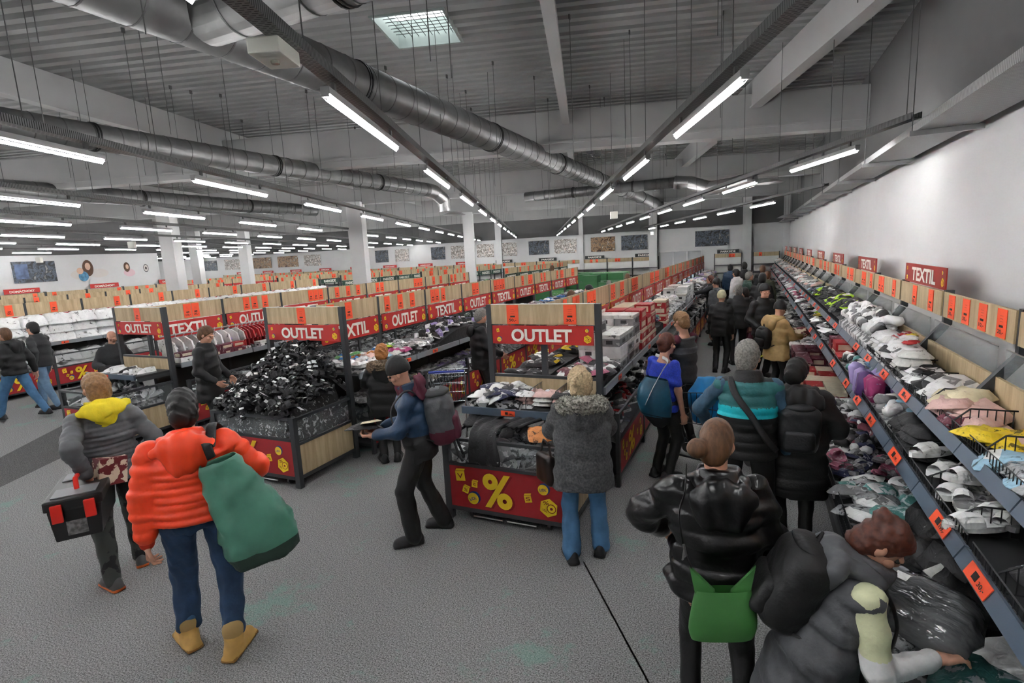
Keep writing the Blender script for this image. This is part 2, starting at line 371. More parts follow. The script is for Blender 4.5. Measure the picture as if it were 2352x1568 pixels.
# ------------------------------------------------------------------ ventilation ducts
ductm = mat('duct_zinc', '7c7c7c', .45, .55, var=.25, vscale=5); bandm = mat('clamp_black', '101010', .5); flexm = mat('flex_foil', 'b0b0b0', .3, .8, bump=.6, bscale=35)
def duct(label, p0, p1, r, rings, seam=.32):
    t = thing('ventilation_duct', label, 'duct'); p0, p1 = Vector(p0), Vector(p1); d = (p1-p0); L = d.length; d.normalize()
    MB().tube([p0, p1], r, 24).build('pipe', ductm, t, smooth=True)
    m = MB(); k = seam
    while k < min(L, 22): m.tube([p0+d*(k-.006), p0+d*(k+.006)], r+.004, 24); k += seam
    tag(m.build('spiral_seams', mat('duct_seam', '5a5a5a', .5, .4), t), kind='stuff')
    for k in rings:
        for e in (-.018, .018): MB().tube([p0+d*(k+e-.008), p0+d*(k+e+.008)], r+.012, 24).build('clamp_ring', bandm, t)
        put('hanger_rod', rod_me, t, tuple(p0+d*k+Vector((0,0,r))), scale=(1, 1, max(.05, ZD-p0.z-r)))
    return t
D1 = 4.3
duct('long grey spiral duct running over the central aisle', (-3.62, -4, D1), (-3.62, 23.9, D1), .20, [4+y for y in (4.55, 7.6, 10.6, 13.6, 16.6, 19.6)])
duct('short grey branch duct joining the long duct overhead', (-3.5, 2.85, D1), (1.2, 2.85, D1), .20, [1.2, 3])
duct('grey spiral duct crossing over the left-hand rows', (-7.75, -3, D1), (-7.75, 12.2, D1), .17, [3+y for y in (2.2, 4.4, 7.3, 10.2)])
duct('grey spiral duct farther left over the bedding row', (-13.3, -3, D1), (-13.3, 14, D1), .18, [3+y for y in (5, 8.4, 11.4)])
duct('thin grey duct far ahead over the right-hand aisle', (-6.2, 15.2, 4.2), (-1.9, 15.2, 4.2), .14, [1.5, 3.2])
def flex(label, pts, r):
    mb = MB(); P = [Vector(p) for p in pts]; n = 46; q = []; rr = []
    for i in range(n+1):   # Catmull-like sampling of the path with a concertina radius
        u = i/n*(len(P)-1); k = min(int(u), len(P)-2); f = u-k; f = f*f*(3-2*f)*.5+f*.5
        q.append(P[k].lerp(P[k+1], f)); rr.append(r*(1+.06*(i % 2)))
    mb.tube(q, rr, 16); o = mb.build('flexible_duct', flexm, smooth=True); tag(o, label, 'duct')
flex('crumpled foil flex duct bending down by the middle column', [(-7.75, 12.2, D1), (-7.75, 12.6, D1-.02), (-7.7, 12.95, D1-.2), (-7.7, 13.0, D1-.5)], .17)
flex('crumpled foil flex duct over the right-hand aisle', [(-1.9, 15.2, 4.2), (-1.5, 15.2, 4.15), (-1.0, 15.0, 3.95), (-.45, 14.6, 3.95), (.0, 14.2, 4.0)], .17)
difm = mat('diffuser_white', 'bdbdbd', .5)
for i, (x, y, z) in enumerate(((.35, 14.0, 3.85), (-7.6, 13.3, 3.7), (1.1, 21, 3.3))):
    o = MB().lathe([(.05, .1), (.16, .08), (.3, .012), (.32, 0), (.1, -.01)], 20).build('ceiling_diffuser', difm, None, (x, y, z)); tag(o, ('round flat air diffuser by the right-hand flex duct', 'round flat air diffuser by the middle column', 'round flat air diffuser far along the right wall')[i], 'air diffuser')
# ------------------------------------------------------------------ shelving
def woodmat():
    m = bpy.data.materials.new('oak_board'); m.use_nodes = True; nt = m.node_tree; N = nt.nodes; Lk = nt.links; b = N['Principled BSDF']
    t = N.new('ShaderNodeTexCoord'); mp = N.new('ShaderNodeMapping'); mp.inputs['Scale'].default_value = (9, 9, .7); Lk.new(t.outputs['Object'], mp.inputs[0])
    n = N.new('ShaderNodeTexNoise'); n.inputs['Scale'].default_value = 1.6; n.inputs['Detail'].default_value = 8; n.inputs['Roughness'].default_value = .7; Lk.new(mp.outputs[0], n.inputs['Vector'])
    r = N.new('ShaderNodeValToRGB'); r.color_ramp.elements[0].position = .3; r.color_ramp.elements[1].position = .7
    r.color_ramp.elements[0].color = (*lin('a08a66'), 1); r.color_ramp.elements[1].color = (*lin('d2bd98'), 1)
    Lk.new(n.outputs['Fac'], r.inputs[0]); Lk.new(r.outputs[0], b.inputs['Base Color']); b.inputs['Roughness'].default_value = .55; MATS['oak'] = m; return m
oak = woodmat()
steel = mat('anthracite_steel', '3c3e41', .5, .2); steel2 = mat('anthracite_panel', '2a2b2d', .6)
redm = mat('sign_red', 'c02a26', .5); redd = mat('panel_red', 'a8242b', .5); greenm = mat('sign_green', '1e4034', .5); blackm = mat('sign_black', '222524', .5)
lettm = mat('lettering_white', 'f2efe8', .5); yelm = mat('print_yellow', 'f0cc22', .5); blum = mat('print_blue', '24408c', .5); orgm = mat('card_orange', 'ff5a30', .5); inkm = mat('ink', '2a1512', .6); amber = mat('print_shadow', '8a161c', .6)
railm2 = mat('price_rail_grey', '8b9096', .4, .1); railm = mat('price_rail', '5a6878', .35, .1); plexi = glassmat('plexi', 'c8d0d2', .16); wirem = mat('basket_wire', '202124', .45, .3); castm = mat('castor', '4a4a4a', .5)
whitem = mat('paper_white', 'e9e9e6', .7)
def price_card(price, w=.14, h=.215):
    mb = MB(); mb.box(-w/2, w/2, -.002, .002, 0, h)
    mb.mi = 1; mb.box(-w*.2, w*.2, -.0035, -.001, h*.36, h*.44)
    add_text(mb, price, (0, -.004, h*.2), w*.62, h*.17, (1, 0, 0))
    for k in range(3): mb.box(-w*.16, w*.16, -.003, -.001, h*(.56+.1*k), h*(.565+.1*k))
    return mb.mesh('price_card', [orgm, inkm])
CARDS = {p: price_card(p) for p in ('50,-', '30,-', '150,-', '20,-', '10,-', '25,-', '99,-', '199,-')}
def rail_card(price):
    mb = MB(); mb.box(-.075, .075, -.002, .002, -.026, .026); mb.mi = 1; mb.box(-.03, .0, -.0035, -.001, -.012, .014); add_text(mb, price, (.035, -.004, -.006), .045, .02, (1, 0, 0))
    return mb.mesh('rail_card', [orgm, inkm])
RCARDS = [rail_card(p) for p in ('10,-', '30,-', '199,-')]
def word_mesh(word, w, h, m=lettm):
    mb = MB(); add_text(mb, word, (0, 0, 0), w, h, (1, 0, 0), bold=.035); return mb.mesh('lettering', m)
WORDS = {}
def word(wd, w, h):
    k = (wd, round(w, 2), round(h, 2))
    if k not in WORDS: WORDS[k] = word_mesh(wd, w, h)
    return WORDS[k]
def cube_icon(mb, c, s, ang=.25, mark='%'):
    # yellow die with a darker side face and a small mark on it
    ca, sa = math.cos(ang), math.sin(ang); U = Vector((ca, 0, sa)); V = Vector((-sa, 0, ca)); c = Vector(c); e = Vector((0, -.0012, 0))
    mb.mi = 0; mb.poly([c-U*s-V*s, c+U*s-V*s, c+U*s+V*s, c-U*s+V*s])
    mb.poly([c-U*s+V*s, c+U*s+V*s, c+U*s*1.25+V*s*1.45, c-U*s*.6+V*s*1.5]); mb.mi = 3
    mb.poly([c-U*s+V*s*.97+e, c+U*s+V*s*.97+e, c+U*s+V*s*1.06+e, c-U*s+V*s*1.06+e])
    add_text(mb, mark, c+e, s*1.2, s*1.0, U, V, .01)
def logo_icon(mb, c, s, ang=.25):
    c = Vector(c); e = Vector((0, -.0012, 0)); mb.mi = 1; mb.disc(c+Vector((s*.25, 0, s*.2)), s*1.1, 24, 'y'); mb.mi = 0; mb.disc(c+e, s, 24, 'y')
    mb.mi = 1; add_text(mb, 'LIDL', c+e*2, s*1.3, s*.5, (math.cos(ang), 0, math.sin(ang)), (-math.sin(ang), 0, math.cos(ang)), .02)
def ball_icon(mb, c, s):
    c = Vector(c); e = Vector((0, -.0012, 0)); mb.mi = 0; mb.disc(c, s, 6, 'y', off=.4); mb.mi = 3; mb.disc(c+e+Vector((s*.3, 0, -s*.05)), s*.48, 14, 'y'); mb.mi = 0; mb.disc(c+e*2+Vector((s*.3, 0, -s*.05)), s*.4, 14, 'y')
    mb.mi = 3; mb.disc(c+e*3+Vector((s*.3, 0, -s*.05)), s*.16, 6, 'y'); add_text(mb, '%', c+e*2+Vector((-s*.25, 0, s*.5)), s*.6, s*.4, (1, 0, .2), bold=.01); add_text(mb, 'LIDL', c+e*2+Vector((-s*.4, 0, -s*.3)), s*.5, s*.26, (.9, 0, -.4), bold=.01)
PRINT = [yelm, blum, lettm, amber]
def pct_print(w, h):
    mb = MB(); mb.mi = 3; add_text(mb, '%', (-w*.045, -.001, -h*.02), w*.26, h*.82, (1, 0, 0), bold=.03)
    mb.mi = 0; add_text(mb, '%', (-w*.065, -.0025, 0), w*.26, h*.82, (1, 0, 0), bold=.03)
    cube_icon(mb, (-w*.40, -.002, h*.26), h*.12, .1, 'V'); cube_icon(mb, (-w*.27, -.002, h*.10), h*.075, -.1, 'XL'); logo_icon(mb, (-w*.29, -.002, -h*.25), h*.14, .35)
    cube_icon(mb, (-w*.355, -.002, -h*.06), h*.08, -.3, '%'); cube_icon(mb, (w*.20, -.002, -h*.06), h*.085, .2, 'S'); logo_icon(mb, (w*.33, -.002, h*.2), h*.12, .1); ball_icon(mb, (w*.37, -.002, -h*.2), h*.22)
    return mb.mesh('printed_marks', PRINT)
def sign_marks(w, h):
    mb = MB(); cube_icon(mb, (-w*.44, -.001, h*.22), h*.08, .2); logo_icon(mb, (-w*.43, -.001, -h*.26), h*.13, .2); logo_icon(mb, (w*.44, -.001, h*.26), h*.09, .2); ball_icon(mb, (w*.445, -.001, -h*.18), h*.22)
    return mb.mesh('printed_marks', PRINT)
MESHC = {}
def cached(key, fn):
    if key not in MESHC: MESHC[key] = fn()
    return MESHC[key]
def box_me(key, m, *dims): return cached((key, m.name)+tuple(round(d, 3) for d in dims), lambda: MB().box(*dims).mesh(key, m))
def sign_part(par, wd, x0, x1, y, z0, z1, m=redm, marks=True):
    w, h = x1-x0, z1-z0
    o = put('sign', box_me('sign', m, 0, w, -.006, .006, 0, h), par, (x0, y, z0))
    put('lettering', word(wd, w*(.60 if len(wd) < 7 else .70), h*(.70 if len(wd) < 7 else .58)), o, (w/2, -.009, h*.48))
    if marks: put('printed_marks', cached(('sm', round(w, 2), round(h, 2)), lambda: sign_marks(w, h)), o, (w/2, -.007, h/2))
    return o
PR = ['50,-', '30,-', '20,-', '10,-', '25,-', '99,-', '199,-']
def cards(par, x0, x1, y, z, n, rnd, h=.215, prices=None):
    xs = sorted(rnd.uniform(x0+.1, x1-.1) for _ in range(n)) if prices is None else [x0+(x1-x0)*(i+.5)/n for i in range(n)]
    for i, x in enumerate(xs):
        if i and prices is None and x-xs[i-1] < .15: x = xs[i] = xs[i-1]+.15
        if x > x1-.07: continue
        put('price_card', CARDS[prices[i] if prices else rnd.choice(PR)], par, (x, y, z), scale=(1, 1, h/.215))
rb = random.Random(11)
def row_bay(cx, y0, L, wd, label, group, last=False, detail=True, board_h=.28, sign_m=redm, hz=2.0, ncard=None, nopct=False):
    # double-sided bay; local x runs away from the camera, local -y is the right-hand face
    t = thing('shelf_bay', label, 'shelf bay', (cx, y0, 0), PI/2, group)
    for x in ([0, L] if last else [0]): put('post', box_me('post', steel, -.025, .025, -.03, .03, 0, hz), t, (x, 0, 0))
    put('header_board', box_me('header_board', oak, .027, L-.027, -.03, -.012, hz-board_h, hz), t)
    sign_part(t, wd, .05, L-.05, -.036, hz-2*board_h, hz-board_h-.01, sign_m, detail)
    cards(t, .05, L-.05, -.034, hz-board_h+.02, ncard if ncard is not None else rb.choice((2, 3, 3, 4)), rb, .24*board_h/.28)
    put('back_panel', box_me('back_panel', steel2, 0, L, -.012, .012, .1, 1.12), t)
    for sgn in (-1, 1):
        put('shelf', box_me('shelf', steel2, .005, L-.005, min(sgn*.02, sgn*.65), max(sgn*.02, sgn*.65), 1.03, 1.06), t)
    put('price_rail', box_me('price_rail', railm2, .01, L-.01, -.675, -.652, 1.015, 1.095), t)
    for k in range(rb.choice((1, 1, 2))): put('rail_card', rb.choice(RCARDS), t, (rb.uniform(.15, L-.15), -.678, 1.055))
    put('base_deck', box_me('base_deck', steel2, 0, L, -.79, .64, .09, .13), t)
    if detail:
        o = put('bin_panel', box_me('bin_panel', redd, .03, L-.03, -.812, -.796, .13, .50), t)
        if not nopct: put('printed_marks', cached(('pct', round(L, 2)), lambda: pct_print(L-.1, .35)), o, (L/2, -.814, .315))
        put('bin_screen', box_me('bin_screen', plexi, .03, L-.03, -.806, -.800, .53, .79), t)
        m = cached(('binframe', round(L, 2)), lambda: MB().box(0, L, -.815, -.79, .79, .82).box(0, L, -.815, -.79, .50, .53).box(0, L, -.815, -.79, .10, .13).mesh('bin_frame', steel))
        put('bin_frame', m, t); put('bin_post', box_me('bin_post', steel, -.03, .03, -.82, -.78, 0, .83), t)
        if last: put('bin_post', box_me('bin_post', steel, -.03, .03, -.82, -.78, 0, .83), t, (L, 0, 0))
        put('castor', cached('castor', lambda: MB().cyl((-.015, 0, .04), (.015, 0, .04), .04, 12).mesh('castor', castm)), t, (.2, -.7, 0))
    return t
def end_bin(cx, y0, y1, w, label, prices, shelf=None):
    # end unit facing the camera: low bin in front, two tall posts with board and OUTLET sign behind
    t = thing('promotion_bin', label, 'promotion bin', (cx, y0, 0), 0, 'red percent bins at the row ends'); d = y1-y0; h = w/2
    for sx in (-1, 1):
        put('corner_post', box_me('corner_post', steel, -.035, .035, -.03, .03, 0, .84), t, (sx*(h-.035), .03, 0))
        put('tall_post', box_me('tall_post', steel, -.03, .03, -.035, .035, 0, 2.0), t, (sx*(h-.03), d, 0))
        s = put('side_panel', box_me('side_panel', oak, -.008, .008, .06, d-.04, .14, .50), t, (sx*(h-.03), 0, 0))
        put('side_frame', cached(('sf', round(d, 2)), lambda: MB().box(-.02, .02, .06, d-.04, .50, .53).box(-.02, .02, .06, d-.04, .8, .83).box(-.02, .02, .06, d-.04, .1, .14).mesh('side_frame', steel)), t, (sx*(h-.03), 0, 0))
        put('side_screen', box_me('side_screen', plexi, -.003, .003, .06, d-.04, .53, .8), t, (sx*(h-.03), 0, 0))
        put('castor', cached('castor2', lambda: MB().cyl((-.015, 0, .045), (.015, 0, .045), .045, 14).box(-.02, .02, -.02, .02, .045, .10).mesh('castor', castm)), t, (sx*(h-.25), .1, 0))
    o = put('bin_panel', box_me('bin_panel', redd, -h+.07, h-.07, .0, .014, .14, .56), t)
    put('printed_marks', cached(('pctb', round(w, 2)), lambda: pct_print(w-.14, .42)), o, (0, -.002, .35))
    put('front_frame', cached(('ff', round(w, 2)), lambda: MB().box(-h+.07, h-.07, -.005, .03, .56, .59).box(-h+.07, h-.07, -.005, .03, .81, .84).box(-h+.07, h-.07, -.005, .03, .10, .14).mesh('front_frame', steel)), t)
    put('front_screen', box_me('front_screen', plexi, -h+.07, h-.07, .008, .014, .59, .81), t)
    put('bin_floor', box_me('bin_floor', steel2, -h+.04, h-.04, .02, d, .12, .16), t)
    put('kick_bar', cached(('kick', round(w, 2)), lambda: MB().cyl((-h*.55, .02, .05), (-.05, .02, .05), .008, 6).cyl((0, .02, .05), (h*.45, .02, .05), .008, 6).mesh('kick_bar', zinc)), t)
    put('header_board', box_me('header_board', oak, -h+.06, h-.06, d-.03, d-.01, 1.78, 2.0), t)
    put('board_trim', box_me('board_trim', whitem, -h+.06, h-.06, d-.034, d-.006, 2.0, 2.006), t)
    sign_part(t, 'OUTLET', -h+.075, h-.07, d-.045, 1.565, 1.77)
    xs = {1: [.0], 2: [-.33, .33]}[len(prices)]
    for x, p in zip(xs, prices): put('price_card', CARDS[p], t, (x, d-.034, 1.785), scale=(1, 1, .97))
    put('cross_bar', box_me('cross_bar', steel, -h+.06, h-.06, d-.02, d+.02, 1.18, 1.21), t)
    if shelf:
        y_s, z_s = shelf
        put('back_board', box_me('back_board', oak, -h+.06, h-.06, d-.02, d, z_s, 1.18), t)
        put('shelf', box_me('shelf', steel2, -h+.06, h-.06, y_s, d-.02, z_s-.03, z_s), t)
        o = put('price_rail', box_me('price_rail', railm, -h+.02, h-.05, y_s-.025, y_s, z_s-.045, z_s+.03), t)
        put('rail_card', RCARDS[2], t, (-.11, y_s-.028, z_s-.008))
        for sx in (-1, 1): put('shelf_arm', box_me('shelf_arm', steel, -.015, .015, y_s+.05, d, z_s-.09, z_s-.03), t, (sx*(h-.09), 0, 0))
    return t
ROWA, ROWB, ROWC, ROWD, ROWE = -2.06, -5.36, -8.98, -15.2, -19.6
end_bin(ROWA, 4.21, 5.36, 1.31, 'red percent bin with stacked shelf and a 50 and 30 price on its OUTLET board', ['50,-', '30,-'], (.42, 1.0))
end_bin(ROWB-.01, 4.24, 5.24, 1.37, 'red percent bin heaped with black sandals below a 150 price board', ['150,-'])
end_bin(ROWC-.06, 4.40, 5.38, 1.30, 'red percent bin with white shoes, leftmost of the row ends', ['99,-'], (.42, 1.0))
def rowname(i): return ordn[i]
def make_row(cx, y0, L, n, nm, words, **k):
    g = 'shelf bays of the %s' % nm
    for i in range(n):
        wd = words[i % len(words)]
        row_bay(cx, y0+i*L, L, wd, '%s board shelf bay, %s from the front in the %s' % ('dark green' if k.get('sign_m') is greenm else wd, ordn[i], nm), g, last=(i == n-1), **k)
make_row(ROWA, 5.40, 1.44, 15, 'right-hand aisle row', ['TEXTIL', 'OUTLET'])
make_row(ROWB, 5.42, 1.335, 9, 'black sandal bin row', ['TEXTIL', 'OUTLET'])
make_row(ROWC, 5.45, 1.37, 8, 'white shoe bin row', ['TEXTIL', 'OUTLET'])
make_row(ROWD, 4.27, 1.15, 10, 'white bedding row', ['OUTLET', 'OUTLET', 'VOLNÝ ČAS', 'OUTLET', 'OUTLET', 'VOLNÝ ČAS'], ncard=1)
make_row(ROWE, 5.2, 1.1, 9, 'row just behind the bedding', ['VOLNÝ ČAS', 'OUTLET'], detail=False, ncard=1, board_h=.24)
for j, (cx, n, y0, wd) in enumerate(((-9.0, 6, 19.4, 'PARKSIDE'), (-12.9, 6, 19.4, 'PARKSIDE'), (-16.6, 7, 18.6, 'PARKSIDE'), (-20.4, 7, 18.6, 'PARKSIDE'), (-25.2, 7, 18.6, 'VOLNÝ ČAS'), (-30, 6, 18.6, 'OUTLET'))):
    make_row(cx, y0, 1.35, n, '%s far row' % ordn[j], [wd], detail=False, ncard=2, board_h=.24, sign_m=greenm if wd == 'PARKSIDE' else redm)
# wall shelving on the right: boards on cranked posts, two shelves with wire baskets, bins below
def knee(L0=0):
    mb = MB(); w = .03
    for (ya, za), (yb, zb) in zip(((-.245, 2.06), (-.245, 1.80), (-.46, 1.50), (-.46, 0)), ((-.245, 1.80), (-.46, 1.50), (-.46, 0))):
        d = Vector((0, yb-ya, zb-za)); L = d.length; d.normalize(); n = Vector((0, -d.z, d.y))
        mb.obox(((0, (ya+yb)/2, (za+zb)/2)), (w*.8, 0, 0), n*w, d*(L/2+.012))
    return mb
def basket(L, depth, h, div=2):
    mb = MB(); r = .0028
    def bar(a, b, rr=r): mb.tube([a, b], rr, 4, cap=False)
    for z in (0, h*.5, h): bar((0, -depth, z), (L, -depth, z), .004 if z == h else r)
    n = int(L/.035)
    for i in range(n+1): bar((L*i/n, -depth, 0), (L*i/n, -depth, h))
    return mb
def divider(depth, h):
    mb = MB(); r = .0028
    def bar(a, b, rr=r): mb.tube([a, b], rr, 4, cap=False)
    top = [(0, -depth, h*.55), (0, -depth*.75, h), (0, -.02, h)]
    for a, b in zip(top, top[1:]): bar(a, b, .0045)
    bar((0, -depth, 0), (0, -.02, 0), .004); bar((0, -depth, 0), (0, -depth, h*.55), .004)
    n = int(depth/.035)
    for i in range(1, n): y = -depth*i/n; bar((0, y, 0), (0, y, h if -y < depth*.75 else h*(.55+.45*(depth+y)/(depth*.25))))
    return mb
LW = 1.385
knee_me = knee().mesh('post', steel)
bkU, bkL = basket(LW-.06, .30, .10).mesh('basket_front', wirem), basket(LW-.06, .43, .09).mesh('basket_front', wirem)
dvU, dvL = divider(.30, .17).mesh('basket_divider', wirem), divider(.43, .14).mesh('basket_divider', wirem)
def tilt_rail(L):
    mb = MB(); c = Vector((L/2, 0, 0)); t = R(28); mb.obox(c, (L/2-.006, 0, 0), (0, .012*math.cos(t), -.012*math.sin(t)), (0, .037*math.sin(t), .037*math.cos(t))); return mb
tr_me = tilt_rail(LW/2).mesh('price_rail', railm)
for k in range(-4, 19):
    yj = 5.49+LW*k
    if yj > YF-.2: break
    nn = k+5
    t = thing('wall_shelf_bay', 'wall shelf bay with wire baskets on the right, %s from the near end' % ordn[min(nn-1, 23)], 'wall shelf', (XW, yj, 0), -PI/2, 'wall shelf bays along the right wall')
    put('post', knee_me, t)
    put('header_board', box_me('header_board', oak, .03, LW-.03, -.285, -.267, 1.855, 2.06), t)
    if k % 2 == 1:
        sign_part(t, 'TEXTIL', .04, LW-.06, -.255, 2.065, 2.25, mat('sign_red_dull', 'a02a22', .5))
    if k == 0: cards(t, .08, LW-.05, -.289, 1.865, 4, rb, .185, ['30,-', '20,-', '10,-', '20,-'])
    elif k == 1: cards(t, .3, LW-.05, -.289, 1.865, 2, rb, .185, ['20,-', '25,-'])
    else: cards(t, .05, LW-.05, -.289, 1.865, rb.choice((2, 3, 3)), rb, .185)
    put('back_board', box_me('back_board', oak, .02, LW-.02, -.37, -.35, 1.40, 1.66), t)
    put('back_screen', box_me('back_screen', plexi, .06, LW-.06, -.345, -.340, 1.66, 1.83), t)
    put('screen_edge', box_me('screen_edge', zinc, .06, LW-.06, -.346, -.339, 1.83, 1.837), t)
    put('upper_shelf', box_me('upper_shelf', steel2, 0, LW, -.70, -.37, 1.385, 1.40), t)
    put('lower_shelf', box_me('lower_shelf', steel2, 0, LW, -.87, -.40, 1.135, 1.15), t)
    put('back_panel', box_me('back_panel', steel2, 0, LW, -.40, -.385, .1, 1.385), t)
    for i in range(2):
        put('price_rail', tr_me, t, (i*LW/2, -.715, 1.405)); put('price_rail', tr_me, t, (i*LW/2, -.885, 1.165))
        for yy, zz in ((-.729, 1.415), (-.899, 1.175)):
            if rb.random() < .75: put('rail_card', rb.choice(RCARDS), t, (i*LW/2+rb.uniform(.15, .5), yy, zz), rot=(R(-28), 0, 0), scale=(1.4, 1, 1.2))
    put('basket_front', bkU, t, (.03, -.39, 1.40)); put('basket_front', bkL, t, (.03, -.43, 1.15))
    for x in (.02, .47, .93): put('basket_divider', dvU, t, (x, -.39, 1.40))
    for x in (.25, .7, 1.15): put('basket_divider', dvL, t, (x, -.43, 1.15))
    put('bin_floor', box_me('bin_floor', steel2, 0, LW, -1.12, -.40, .50, .52), t)
    put('bin_base', box_me('bin_base', steel2, 0, LW, -1.06, -.40, .08, .50), t)
    put('bin_front', cached('wbf', lambda: basket(LW-.04, .0, .16).mesh('bin_front', wirem)), t, (.02, -1.12, .52))
    put('bin_rail', box_me('bin_rail', steel, 0, LW, -1.135, -1.105, .44, .52), t)
    put('bin_divider', cached('wbd', lambda: divider(.68, .15).mesh('bin_divider', wirem)), t, (.7, -.42, .52))
# wall shelving on the left wall and on the end wall, with header signs
def flat_unit(x, y, rot, L, label, group, wd=None, m=redm):
    t = thing('wall_shelf_bay', label, 'wall shelf', (x, y, 0), rot, group)
    for xx in (0, L): put('post', box_me('post', steel, -.02, .02, -.06, 0, 0, 2.02), t, (xx, 0, 0))
    put('header_board', box_me('header_board', oak, .02, L-.02, -.07, -.05, 1.80, 2.0), t)
    if wd: sign_part(t, wd, L*.1, L*.9, -.06, 2.02, 2.2, m, False)
    cards(t, .05, L-.05, -.075, 1.81, rb.choice((1, 2)), rb, .18)
    for z in (.5, 1.0, 1.4): put('shelf', box_me('shelf', steel2, 0, L, -.5, -.01, z, z+.03), t)
    put('back_panel', box_me('back_panel', whitem, 0, L, -.02, -.005, .05, 1.8), t)
    put('base_deck', box_me('base_deck', steel2, 0, L, -.55, -.01, .05, .14), t)
for i in range(8):
    flat_unit(XL+.02, 7.2+1.4*(i-1), PI/2, 1.36, 'shelf bay on the left wall, %s from the near end, below the murals' % ordn[i], 'shelf bays along the left wall', 'DOMÁCNOST' if i % 2 == 1 else None)
for i in range(6):
    flat_unit(XL+.02-2-1.5*i, 18.0, PI, 1.36, 'shelf bay in the far left recess, %s from the corner' % ordn[i], 'shelf bays in the recess', 'DOMÁCNOST' if i % 2 else None) if False else None
for i in range(24):
    x = -6.1-1.45*i
    flat_unit(x, YF-.02, 0, 1.42, 'shelf bay against the end wall, %s counted leftward from the grey door' % ordn[i], 'shelf bays along the end wall', ('PARKSIDE' if i < 8 else 'DOMÁCNOST') if i % 2 == 0 else None, blackm if i < 8 else redm)
flat_unit(-1.75, YF-.4, 0, 1.3, 'shelf bay with a black header between the door and the pilaster', 'shelf bays along the end wall', 'PARKSIDE', blackm)
flat_unit(.1, YF-.4, 0, 1.2, 'shelf bay in the right-hand corner of the end wall', 'shelf bays along the end wall')
# posters on the end wall and left wall
def poster_mat(key, cols, sc):
    m = bpy.data.materials.new(key); m.use_nodes = True; nt = m.node_tree; N = nt.nodes; Lk = nt.links; b = N['Principled BSDF']; b.inputs['Roughness'].default_value = .5
    t = N.new('ShaderNodeTexCoord'); n = N.new('ShaderNodeTexNoise'); n.inputs['Scale'].default_value = sc; n.inputs['Detail'].default_value = 3; n.inputs['Distortion'].default_value = 1.2
    Lk.new(t.outputs['Object'], n.inputs['Vector']); r = N.new('ShaderNodeValToRGB'); e = r.color_ramp.elements
    while len(e) < len(cols): e.new(.5)
    for i, c in enumerate(cols): e[i].position = .3+.4*i/(len(cols)-1); e[i].color = (*lin(c), 1)
    Lk.new(n.outputs['Fac'], r.inputs[0]); Lk.new(r.outputs[0], b.inputs['Base Color']); return m
pms = [poster_mat('photo_dark', ['141414', '2c2c30', '55606e', '1b1b1d', '8a8a8a'], 4), poster_mat('photo_warm', ['201a16', '6b4c33', 'b5916b', '38302a', 'd8c8b4'], 5), poster_mat('photo_pale', ['8d8d8d', 'd8d4cf', '5b4a40', 'ece8e4', 'b59a86'], 5)]
frm = mat('poster_edge', 'cfcfcf', .5)
posters = [((-8.51, -7.1), 'warm toned photo poster right of the pilaster', 1), ((-6.74, -5.27), 'dark photo poster of figures next to the grey door', 0), ((-12.41, -11.09), 'dark photo poster over the black header signs', 0), ((-10.76, -9.38), 'pale brown photo poster over the black header signs', 2), ((-15.98, -14.8), 'pale photo poster right of the farthest column', 2), ((-14.45, -13.21), 'pale photo poster of a crouching figure', 2),
           ((-19.41, -18.33), 'dark photo poster left of the farthest column', 0), ((-17.88, -16.9), 'pink and pale photo poster left of the farthest column', 2), ((-2.76, -1.06), 'dark photo poster with a bright blue window above the far aisle', 0), ((-24.0, -22.9), 'dark narrow photo poster beside the middle column', 0), ((-22.3, -21.2), 'grey photo poster beside the middle column', 2),
           ((-43.2, -40.1), 'dark photo poster right of the left column', 0), ((-39.2, -36.4), 'pale photo poster with a brown figure', 2), ((-36.0, -34.0), 'warm photo poster over the bedding', 1), ((-33.3, -31.2), 'dark warm photo poster in the far middle', 1), ((-30.6, -29.0), 'pale photo poster of a flower in the far middle', 2)]
for (x0, x1), lab, k in posters:
    t = thing('poster', lab, 'poster', ((x0+x1)/2, YF-.02, 2.83)); w = (x1-x0)/2
    MB().box(-w, w, -.012, .012, -.41, .41).build('print', pms[k], t); MB().box(-w-.012, w+.012, -.006, .018, -.422, .422).build('backing', frm, t)
t = thing('poster', 'large dark photo poster with a blue window on the left wall', 'poster', (XL+.02, 11.2, 2.79), PI/2)
MB().box(-.68, .68, -.012, .012, -.39, .39).build('print', pms[0], t); MB().box(-.6, -.2, -.014, -.011, -.25, .3).build('print', mat('photo_blue', '5a6d92', .5, var=.5, vscale=5), t); MB().box(-.7, .7, -.004, .018, -.4, .4).build('backing', frm, t)
# flat photo murals of people stuck on the left wall
hairm, skinp, bluep, palep = mat('mural_hair', '5a3c28', .6), mat('mural_skin', 'd9b39a', .6), mat('mural_blue', '5f9cc4', .6, var=.4, vscale=9), mat('mural_pale', 'cfc9c4', .6)
def mural(label, y, z, s, parts):
    t = thing('wall_mural', label, 'mural', (XL+.012, y, z), PI/2)
    for i, (u, v, ru, rv, m) in enumerate(parts): MB().disc((u*s, -.002*(i+1), v*s), ru*s, 18, 'y', rv*s).build('print', m, t)
mural('flat photo mural of a long-haired woman with a child in blue', 13.0, 2.75, 1, [(-.25, -.15, .4, .2, palep), (.35, -.12, .4, .18, palep), (.0, .1, .2, .33, hairm), (.0, .17, .1, .15, skinp), (-.2, -.22, .18, .2, bluep), (-.3, 0, .12, .13, skinp)])
mural('flat photo mural of a dark-haired girl beside headphones', 14.5, 2.75, .8, [(.1, -.2, .3, .2, mat('mural_pink', 'd8b8c0', .6)), (.0, .1, .16, .26, hairm), (.02, .12, .08, .13, skinp)])
